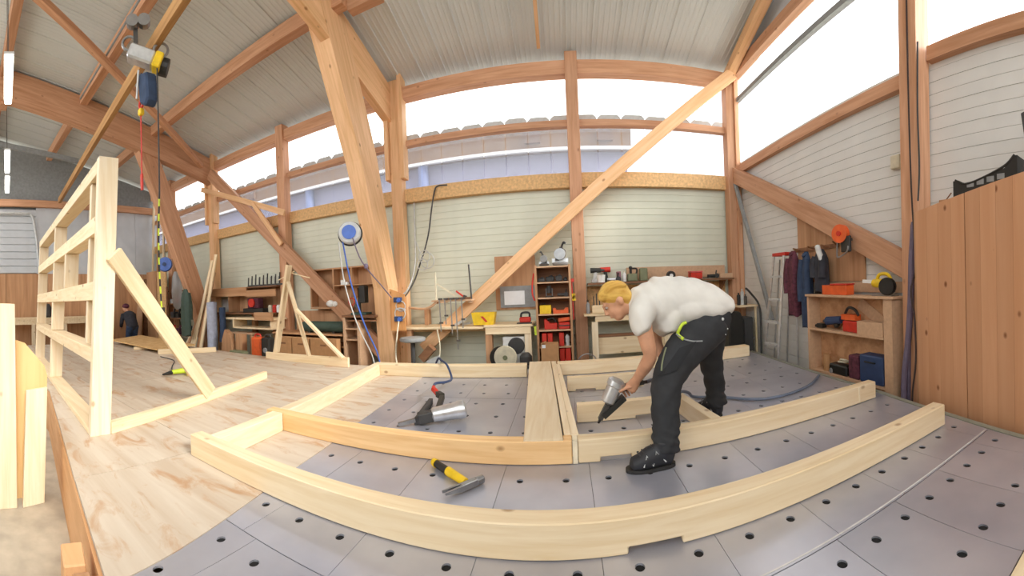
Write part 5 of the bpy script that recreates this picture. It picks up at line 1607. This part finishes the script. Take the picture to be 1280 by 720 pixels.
hm = thing('claw_hammer', 'claw hammer with yellow and black handle lying on the table', 'hammer', (-.66, 2.02, .001))
HA, HB = Vector((-.82, 2.17, .026)), Vector((-.545, 1.955, .026))
hp = lambda t: HA + (HB - HA) * t
build('end_knob', MB().cyl(hp(0), hp(.09), .022, .025), YELLOW, hm, smooth=.6)
build('grip', MB().cyl(hp(.0901), hp(.44), .021, .022), BLACK, hm, smooth=.6)
build('handle', MB().cyl(hp(.4401), hp(.92), .026, .021), YELLOW, hm, smooth=.6)
hv = (HB - HA).normalized()
sv = Vector((-hv.y, hv.x, 0))
build('head', MB().bar(HB - sv * .055, HB + sv * .05, .036, .036).cyl(HB + sv * .045, HB + sv * .095, .022), STEEL, hm, bevel=.004)
build('claw', MB().bar(HB - sv * .05 - hv * .012, HB - sv * .15 - hv * .03, .016, .03, w1=.008, h1=.012).bar(HB - sv * .05 + hv * .012, HB - sv * .15 + hv * .0, .016, .03, w1=.008, h1=.012), STEEL, hm)

# ------------------------------------------------------------------ the person
from mathutils.bvhtree import BVHTree


def loft(mb, secs, ref=(0, 1, 0), n=16, steps=4):
    """closed tapering limb; secs = (point, half width along ref, half width across)"""
    P = catmull([Vector(s[0]) for s in secs], steps)
    R = catmull([Vector((s[1], s[2], 0)) for s in secs], steps)
    ref = Vector(ref)
    N = len(P)
    vs, fs = [], []
    for i, p in enumerate(P):
        t = (P[min(i + 1, N - 1)] - P[max(i - 1, 0)]).normalized()
        b = (ref - t * ref.dot(t)).normalized()
        s = t.cross(b)
        for k in range(n):
            a = 2 * PI * k / n
            vs.append(p + b * (R[i].x * math.cos(a)) + s * (R[i].y * math.sin(a)))
    for i in range(N - 1):
        for k in range(n):
            fs.append((i * n + k, i * n + (k + 1) % n, (i + 1) * n + (k + 1) % n, (i + 1) * n + k))
    c0, c1 = len(vs), len(vs) + 1
    t0, t1 = (P[0] - P[1]).normalized(), (P[-1] - P[-2]).normalized()
    vs += [P[0] + t0 * min(R[0].x, R[0].y) * .6, P[-1] + t1 * min(R[-1].x, R[-1].y) * .6]
    fs += [(c0, (k + 1) % n, k) for k in range(n)]
    fs += [(c1, (N - 1) * n + k, (N - 1) * n + (k + 1) % n) for k in range(n)]
    return mb.add(vs, fs)


def organic(name, mb, voxel, smooth_it, mat, parent=None, extra=None, carve=None):
    """weld overlapping closed shapes into one continuous skin"""
    me = bpy.data.meshes.new(name)
    me.from_pydata(mb.v, [], mb.f)
    bm = bmesh.new()
    bm.from_mesh(me)
    bmesh.ops.recalc_face_normals(bm, faces=bm.faces)
    bm.to_mesh(me)
    bm.free()
    tmp = bpy.data.objects.new('tmp', me)
    COL.objects.link(tmp)
    m = tmp.modifiers.new('weld', 'REMESH')
    m.mode = 'VOXEL'
    m.voxel_size = voxel
    s = tmp.modifiers.new('smooth', 'SMOOTH')
    s.factor = .5
    s.iterations = smooth_it
    dg = bpy.context.evaluated_depsgraph_get()
    out = bpy.data.meshes.new_from_object(tmp.evaluated_get(dg))
    bpy.data.objects.remove(tmp)
    mb2 = MB()
    mb2.v = [v.co.copy() for v in out.vertices]
    mb2.f = [tuple(p.vertices) for p in out.polygons]
    if carve:
        mb2.v = [carve(v) for v in mb2.v]
    if extra:
        mb2.add(extra.v, extra.f)
    bpy.data.meshes.remove(out)
    o = build(name, mb2, mat, parent, smooth=1.2)
    return o, mb2


V = Vector
# directions of the head: crown and face
hc, hf = V((-.602, 0, .799)), V((-.799, 0, -.602))
HC = V((.318, 2.39, .938))


HS = .92


def hd(f=0.0, s=0.0, c=0.0):
    """a point in head axes: f forward (face), s towards the long wall, c up"""
    return HC + (hf * f + V((0, 1, 0)) * s + hc * c) * HS


body = MB()
# skull, face, jaw
for cen, rr in ((hd(-.012, 0, .028), (.098, .076, .096)), (hd(.03, 0, -.03), (.066, .06, .085)), (hd(.045, 0, -.085), (.042, .045, .034))):
    o0 = len(body.v)
    body.ball((0, 0, 0), rr, 18, 12)
    for i in range(o0, len(body.v)):
        v = body.v[i]
        body.v[i] = cen + (hf * v.x + V((0, 1, 0)) * v.y + hc * v.z) * HS
loft(body, [(hd(.092, 0, .02), .010, .010), (hd(.103, 0, -.01), .012, .013), (hd(.110, 0, -.03), .016, .015)], n=10)   # nose
loft(body, [(hd(.085, -.035, .032), .008, .008), (hd(.094, 0, .03), .010, .008), (hd(.085, .035, .032), .008, .008)], ref=(0, 0, 1), n=8)  # brow
loft(body, [(hd(.088, -.022, -.062), .007, .006), (hd(.098, 0, -.06), .009, .008), (hd(.088, .022, -.062), .007, .006)], ref=(0, 0, 1), n=8)  # mouth
for s in (-1, 1):                                                        # ears
    loft(body, [(hd(-.012, s * .076, .025), .007, .016), (hd(-.018, s * .083, .0), .008, .019), (hd(-.008, s * .077, -.028), .006, .011)], n=8)
loft(body, [((.46, 2.40, .90), .062, .062), ((.40, 2.395, .905), .054, .056), ((.345, 2.39, .915), .052, .056)])      # neck
# trunk
loft(body, [((1.0, 2.40, .84), .13, .10), ((.88, 2.40, .90), .14, .11), ((.72, 2.40, .945), .145, .11), ((.58, 2.40, .935), .165, .115), ((.48, 2.40, .91), .16, .085)])
loft(body, [((.47, 2.26, .90), .06, .065), ((.47, 2.40, .92), .07, .07), ((.48, 2.54, .90), .06, .065)], ref=(0, 0, 1))
# near arm
loft(body, [((.45, 2.235, .895), .055, .06), ((.445, 2.205, .80), .05, .052), ((.465, 2.20, .69), .046, .047), ((.482, 2.215, .62), .042, .043), ((.465, 2.26, .555), .043, .043), ((.435, 2.32, .485), .034, .034), ((.415, 2.36, .44), .026, .03)])
loft(body, [((.418, 2.355, .445), .026, .03), ((.398, 2.375, .41), .022, .04), ((.375, 2.385, .375), .018, .042)])    # palm
# far arm, hand on the far thigh
loft(body, [((.49, 2.56, .885), .055, .06), ((.55, 2.575, .79), .048, .05), ((.60, 2.585, .69), .043, .044), ((.61, 2.575, .62), .04, .04), ((.635, 2.54, .545), .032, .032), ((.66, 2.51, .50), .024, .028), ((.69, 2.49, .455), .018, .036)])
# legs
loft(body, [((.90, 2.33, .80), .11, .12), ((.74, 2.26, .64), .09, .095), ((.585, 2.19, .46), .062, .066), ((.56, 2.17, .33), .056, .06), ((.535, 2.14, .19), .042, .045), ((.52, 2.115, .09), .036, .042)])
loft(body, [((.93, 2.48, .80), .11, .12), ((.98, 2.55, .63), .09, .095), ((1.02, 2.62, .46), .062, .066), ((1.055, 2.66, .32), .056, .06), ((1.08, 2.70, .18), .042, .045), ((1.09, 2.72, .09), .036, .042)])
loft(body, [((.54, 2.11, .06), .034, .04), ((.44, 2.105, .045), .036, .032), ((.35, 2.10, .035), .03, .02)])
loft(body, [((1.10, 2.72, .06), .034, .04), ((1.07, 2.79, .045), .036, .032), ((1.045, 2.86, .035), .03, .02)], ref=(1, 0, 0))
# fingers: around the grip of the nail gun (near hand), spread on the thigh (far hand)
GA, GB = V((.315, 2.42, .335)), V((.455, 2.425, .415))
gx = (GB - GA).normalized()
gz = V((gx.z * -1, 0, gx.x)).normalized()
fing = MB()
for k in range(4):
    c = GA + gx * (.032 + .022 * k)
    ln = (.9, 1.0, .95, .8)[k]
    pts = []
    for j in range(5):
        a = PI * (.40 + ln * .28 * j)
        pts.append((c + gz * (.034 * math.sin(a)) + V((0, -1, 0)) * (.030 * math.cos(a - PI * .5) if False else 0) + V((0, 1, 0)) * (-.036 * math.cos(a - PI)) * -1, .0095 - .0006 * j, .0095 - .0006 * j))
    loft(fing, pts, ref=gx, n=8, steps=3)
loft(fing, [((.385, 2.37, .40), .013, .013), ((.36, 2.362, .40), .012, .012), ((.332, 2.372, .385), .0105, .0105), ((.312, 2.384, .372), .009, .009)], n=8, steps=3)
for k in range(4):
    loft(fing, [((.685 + .008 * k, 2.475 + .016 * k, .452), .009, .009), ((.705 + .01 * k, 2.462 + .018 * k, .425), .009, .009), ((.715 + .01 * k, 2.458 + .018 * k, .395), .007, .007)], n=8, steps=2)
loft(fing, [((.665, 2.50, .48), .011, .011), ((.65, 2.475, .45), .010, .010), ((.65, 2.46, .42), .008, .008)], n=8, steps=2)
person, _ = organic('person', body, .0075, 4, SKIN, None, fing)
tag(person, 'person bending over the frame in white T-shirt and dark work trousers, driving nails', 'person')

for s in (-1, 1):
    e = build('eye', MB().ball(hd(.083, s * .03, .012), (.010, .011, .008), 10, 8), plain('eye_white', 'a8988a', .4) if s < 0 else MATS['eye_white'], person, smooth=1)
    build('pupil', MB().ball(hd(.092, s * .031, .010), .0055, 8, 6), DARKWOOD, e)
hair = MB()
for cen, rr in ((hd(-.022, 0, .044), (.104, .084, .092)), (hd(-.062, 0, .0), (.058, .076, .085)), (hd(.02, 0, .085), (.07, .07, .05))):
    o0 = len(hair.v)
    hair.ball((0, 0, 0), rr, 18, 12)
    for i in range(o0, len(hair.v)):
        v = hair.v[i]
        hair.v[i] = cen + (hf * v.x + V((0, 1, 0)) * v.y + hc * v.z) * HS
for k in range(15):
    s = -.07 + .01 * k
    loft(hair, [(hd(.075, s * .7, .085 - abs(s) * .3), .006, .008), (hd(.02, s * .95, .135 - abs(s) * .5), .009, .01), (hd(-.06, s * 1.05, .125 - abs(s) * .5), .009, .01), (hd(-.115, s, .05), .008, .009)], n=6, steps=3)
organic('hair', hair, .007, 1, HAIR, person)

# shirt
sh_ = MB()
loft(sh_, [((1.05, 2.40, .87), .17, .075), ((.95, 2.40, .895), .19, .115), ((.80, 2.40, .935), .175, .138), ((.64, 2.40, .915), .185, .172), ((.54, 2.40, .905), .195, .172), ((.46, 2.40, .92), .17, .125), ((.405, 2.40, .93), .085, .085)], n=28)
loft(sh_, [((.66, 2.40, .86), .185, .14), ((.63, 2.40, .80), .185, .12), ((.62, 2.40, .745), .18, .095)], ref=(0, 1, 0), n=24)
loft(sh_, [((1.03, 2.40, .875), .18, .08), ((.92, 2.40, .865), .195, .10), ((.80, 2.40, .87), .195, .11), ((.68, 2.40, .86), .19, .12)], n=26)
loft(sh_, [((.48, 2.30, .90), .085, .095), ((.445, 2.22, .875), .082, .085), ((.437, 2.20, .81), .074, .076), ((.45, 2.195, .785), .07, .074)], ref=(1, 0, 0), n=20)
loft(sh_, [((.50, 2.50, .90), .085, .095), ((.50, 2.565, .86), .08, .085), ((.545, 2.575, .785), .07, .072)], ref=(1, 0, 0), n=20)


def folds(v):
    f = .006 * math.sin(v.x * 38 + 2.4 * math.sin(v.z * 14)) * max(0, min(1, (1.02 - v.z) * 5)) + .003 * math.sin(v.x * 71 + v.z * 40)
    d = V((0, v.y - 2.4, v.z - .9))
    return v + d.normalized() * f if d.length > .03 else v


shirt, shm = organic('t_shirt', sh_, .010, 4, SHIRT, person, carve=folds)
build('collar', MB().ring((.415, 2.395, .918), (1, 0, -.12), .066, .010, 24, 6), SHIRT, shirt, smooth=1)

# trousers
tr = MB()
loft(tr, [((1.02, 2.40, .845), .16, .085), ((.95, 2.40, .80), .175, .145), ((.86, 2.40, .75), .17, .13), ((.76, 2.40, .745), .15, .095)], n=26)
loft(tr, [((.93, 2.33, .77), .125, .135), ((.80, 2.285, .69), .12, .135), ((.68, 2.235, .60), .108, .12), ((.585, 2.19, .49), .092, .10), ((.553, 2.165, .38), .083, .088), ((.545, 2.15, .27), .074, .084), ((.535, 2.125, .16), .068, .080), ((.53, 2.11, .085), .066, .078)], n=22)
loft(tr, [((.95, 2.47, .77), .125, .13), ((.99, 2.54, .64), .11, .115), ((1.015, 2.61, .48), .09, .092), ((1.05, 2.65, .34), .08, .08), ((1.08, 2.70, .20), .075, .076), ((1.095, 2.72, .10), .075, .08)], n=22)


def creases(v):
    k = .004 * math.sin(v.z * 48 + 3 * math.sin(v.x * 17)) * max(.25, min(1, abs(v.z - .62) * 4))
    k += .004 * math.sin(v.z * 120 + v.x * 50) * (1 if v.z < .22 else .2)
    return v + V((k, -k * .6, 0))


trs, trm = organic('trousers', tr, .009, 4, TROUSER, person, carve=creases)
bvh = BVHTree.FromPolygons(trm.v, trm.f)


def cling(pts, off=.004):
    out = []
    for x, z in pts:
        h = bvh.ray_cast(V((x, 1.5, z)), V((0, 1, 0)))
        out.append(V((x, (h[0].y if h[0] else 2.2) - off, z)))
    return out


build('strap', MB().tube(cling([(.705, .80), (.68, .79), (.66, .76), (.655, .73), (.675, .705)], .008), .010, 7), LIME, trs, smooth=1)
build('piping', MB().tube(cling([(.64, .735), (.68, .705), (.73, .69), (.79, .685)]), .005, 6), GREY, trs, smooth=1)
build('piping', MB().tube(cling([(.575, .66), (.555, .62), (.535, .575), (.525, .54)]), .005, 6), OLIVE, trs, smooth=1)
build('thigh_pocket', MB().grid([cling([(.64 + .11 * a - .14 * b, .66 + .03 * a - .15 * b) for a in (0, .33, .66, 1)], .010) for b in (0, .33, .66, 1)]), plain('pocket_black', '1f2022', .85), trs)
for x, z, r in ((.955, .80, .010), (.99, .735, .005), (.975, .70, .004)):
    p = cling([(x, z)])[0]
    build('rivet', MB().ball(p, (r, .006, r), 10, 6), LGREY, trs, smooth=1)


def shoe(ax, ay, heel, toe, yaw=0):
    mb = MB()
    loft(mb, [((heel - .015, ay, .065), .038, .06), ((heel - .07, ay, .072), .044, .07), ((heel - .14, ay - .003, .066), .05, .064), ((toe + .09, ay - .006, .052), .054, .048), ((toe + .035, ay - .006, .042), .046, .036)], n=18)
    loft(mb, [((heel - .06, ay, .15), .05, .052), ((heel - .065, ay, .07), .048, .058)], ref=(0, 1, 0), n=16)

    def flat(v):
        return V((v.x, v.y, max(v.z, .014)))
    s, sm = organic('shoe', mb, .007, 3, SHOE, person, carve=flat)
    pts = []
    n = 26
    for k in range(n):
        a = 2 * PI * k / n
        c, q = math.cos(a), math.sin(a)
        L = (heel - toe) / 2
        pts.append(((heel + toe) / 2 + (L + .004) * (abs(c) ** .7) * (1 if c > 0 else -1), ay - .003 + (.047 + (.008 if c < 0 else 0)) * q, .002))
    build('sole', MB().prism(pts, (0, 0, .020)), BLACK, s)
    sb = BVHTree.FromPolygons(sm.v, sm.f)

    def cl(x, z):
        h = sb.ray_cast(V((x, 1.4, z)), V((0, 1, 0)))
        return V((x, (h[0].y if h[0] else ay - .05) - .002, z))
    zig = [cl(heel - .19, .04), cl(heel - .17, .095), cl(heel - .135, .035), cl(heel - .115, .11), cl(heel - .06, .045)]
    build('stripe', MB().tube(zig, .004, 6, smooth=False), LGREY, s)
    lace = MB()
    for k in range(4):
        xx = heel - .125 - .026 * k
        lace.tube([(xx, ay - .03, .118 - .009 * k), (xx - .012, ay, .133 - .010 * k), (xx, ay + .03, .118 - .009 * k)], .004, 5)
    build('laces', lace, DARK, s)
    return s


shoe(.52, 2.105, .575, .295)
far_shoe = shoe(1.09, 2.72, 1.145, .87)
piv = V((1.095, 2.72, 0)) - world_of(person)
rotm = Matrix.Rotation(-1.25, 3, 'Z')
far_shoe.location = piv + rotm @ (far_shoe.location - piv)
far_shoe.rotation_euler = (0, 0, -1.25)

# nail gun in the hand
gun = thing('nail_gun', 'silver and black nail gun held by the bending person', 'nail gun', (.28, 2.42, .19))
ya_ = 2.42
build('body', MB().lathe([(.03, 0), (.046, .012), (.05, .11), (.058, .118), (.058, .15), (.04, .165)], (.235, ya_, .295), (.45, 0, .893), 20), ALU, gun, smooth=.6)
build('nose', MB().bar((.185, ya_, .195), (.25, ya_, .31), .03, .03, up=(0, 1, 0)), IRON, gun)
build('contact_tip', MB().cyl((.172, ya_, .172), (.187, ya_, .198), .007, .011), BLACK, gun)
build('magazine', MB().bar((.205, ya_, .215), (.345, ya_, .325), .035, .06, up=(0, 1, 0)), BLACK, gun)
build('grip', MB().bar((.295, ya_, .375), (.43, ya_, .40), .038, .045, up=(0, 1, 0)), BLACK, gun)
build('coupling', MB().cyl((.43, ya_, .40), (.475, ya_ + .01, .405), .016).cyl((.475, ya_ + .01, .405), (.50, ya_ + .015, .405), .011), IRON, gun)
T('air_hose', MB().tube([(.50, ya_ + .015, .405), (.56, 2.47, .40), (.65, 2.53, .32), (.72, 2.66, .20), (.86, 2.88, .180), (.98, 3.05, .11), (1.08, 3.2, .022), (1.3, 3.08, .018), (1.45, 2.93, .018), (1.6, 2.84, .018), (1.8, 2.83, .018), (1.97, 2.87, .018), (2.15, 2.95, .018), (2.32, 3.08, .018), (2.42, 3.16, .018)], .013, 8), plain('hose_bluegrey', '6d7686', .5), 'blue-grey air hose from the held nail gun lying over the table behind the person', 'hose', smooth=1)

# ------------------------------------------------------------------ a second person far down the hall
b2 = MB()
P0 = V((-10.35, 4.85, FZ))
q = lambda x, y, z: tuple(P0 + V((x, y, z)))
b2.ball(q(-.30, -.02, 1.36), (.085, .10, .115), 14, 10)
loft(b2, [(q(-.19, 0, 1.22), .055, .055), (q(-.27, 0, 1.30), .05, .05)], n=10)
loft(b2, [(q(.12, 0, .86), .15, .11), (q(.0, 0, 1.02), .15, .11), (q(-.12, 0, 1.16), .17, .11), (q(-.19, 0, 1.22), .12, .07)], n=14)
for s in (-1, 1):
    loft(b2, [(q(-.15, .17 * s, 1.18), .055, .055), (q(-.20, .21 * s, .95), .045, .045), (q(-.36, .16 * s, .80), .035, .035), (q(-.42, .14 * s, .76), .03, .04)], n=10)
    loft(b2, [(q(.12, .09 * s, .86), .09, .09), (q(.02, .10 * s, .48), .06, .06), (q(.08, .10 * s, .10), .045, .045), (q(.0, .10 * s, .045), .05, .04)], n=12)
p2_, _ = organic('person', b2, .012, 3, SKIN, None)
tag(p2_, 'person in dark clothes and cap working far down the hall beside the tan sheet', 'person')
jm = MB()
loft(jm, [(q(.14, 0, .78), .185, .14), (q(.0, 0, 1.02), .185, .145), (q(-.12, 0, 1.16), .205, .14), (q(-.19, 0, 1.215), .13, .085)], n=14)
for s in (-1, 1):
    loft(jm, [(q(-.15, .17 * s, 1.18), .075, .075), (q(-.20, .21 * s, .95), .062, .062), (q(-.34, .165 * s, .815), .05, .05)], n=10)
organic('jacket', jm, .013, 2, BLACKC, p2_)
tm = MB()
for s in (-1, 1):
    loft(tm, [(q(.12, .08 * s, .84), .12, .12), (q(.02, .10 * s, .48), .085, .085), (q(.08, .10 * s, .10), .075, .075)], n=12)
organic('trousers', tm, .013, 2, NAVYC, p2_)
cm = MB()
cm.ball(q(-.285, -.02, 1.42), (.098, .11, .085), 14, 8)
cm.prism([q(-.36, -.09, 1.41), q(-.46, -.07, 1.39), q(-.46, .03, 1.39), q(-.36, .05, 1.41)], (0, 0, .012))
build('cap', cm, BURG, p2_, smooth=1)
for s in (-1, 1):
    build('shoe', MB().ball(q(-.02, .10 * s, .05), (.14, .055, .05), 12, 8), BLACK, p2_, smooth=1)
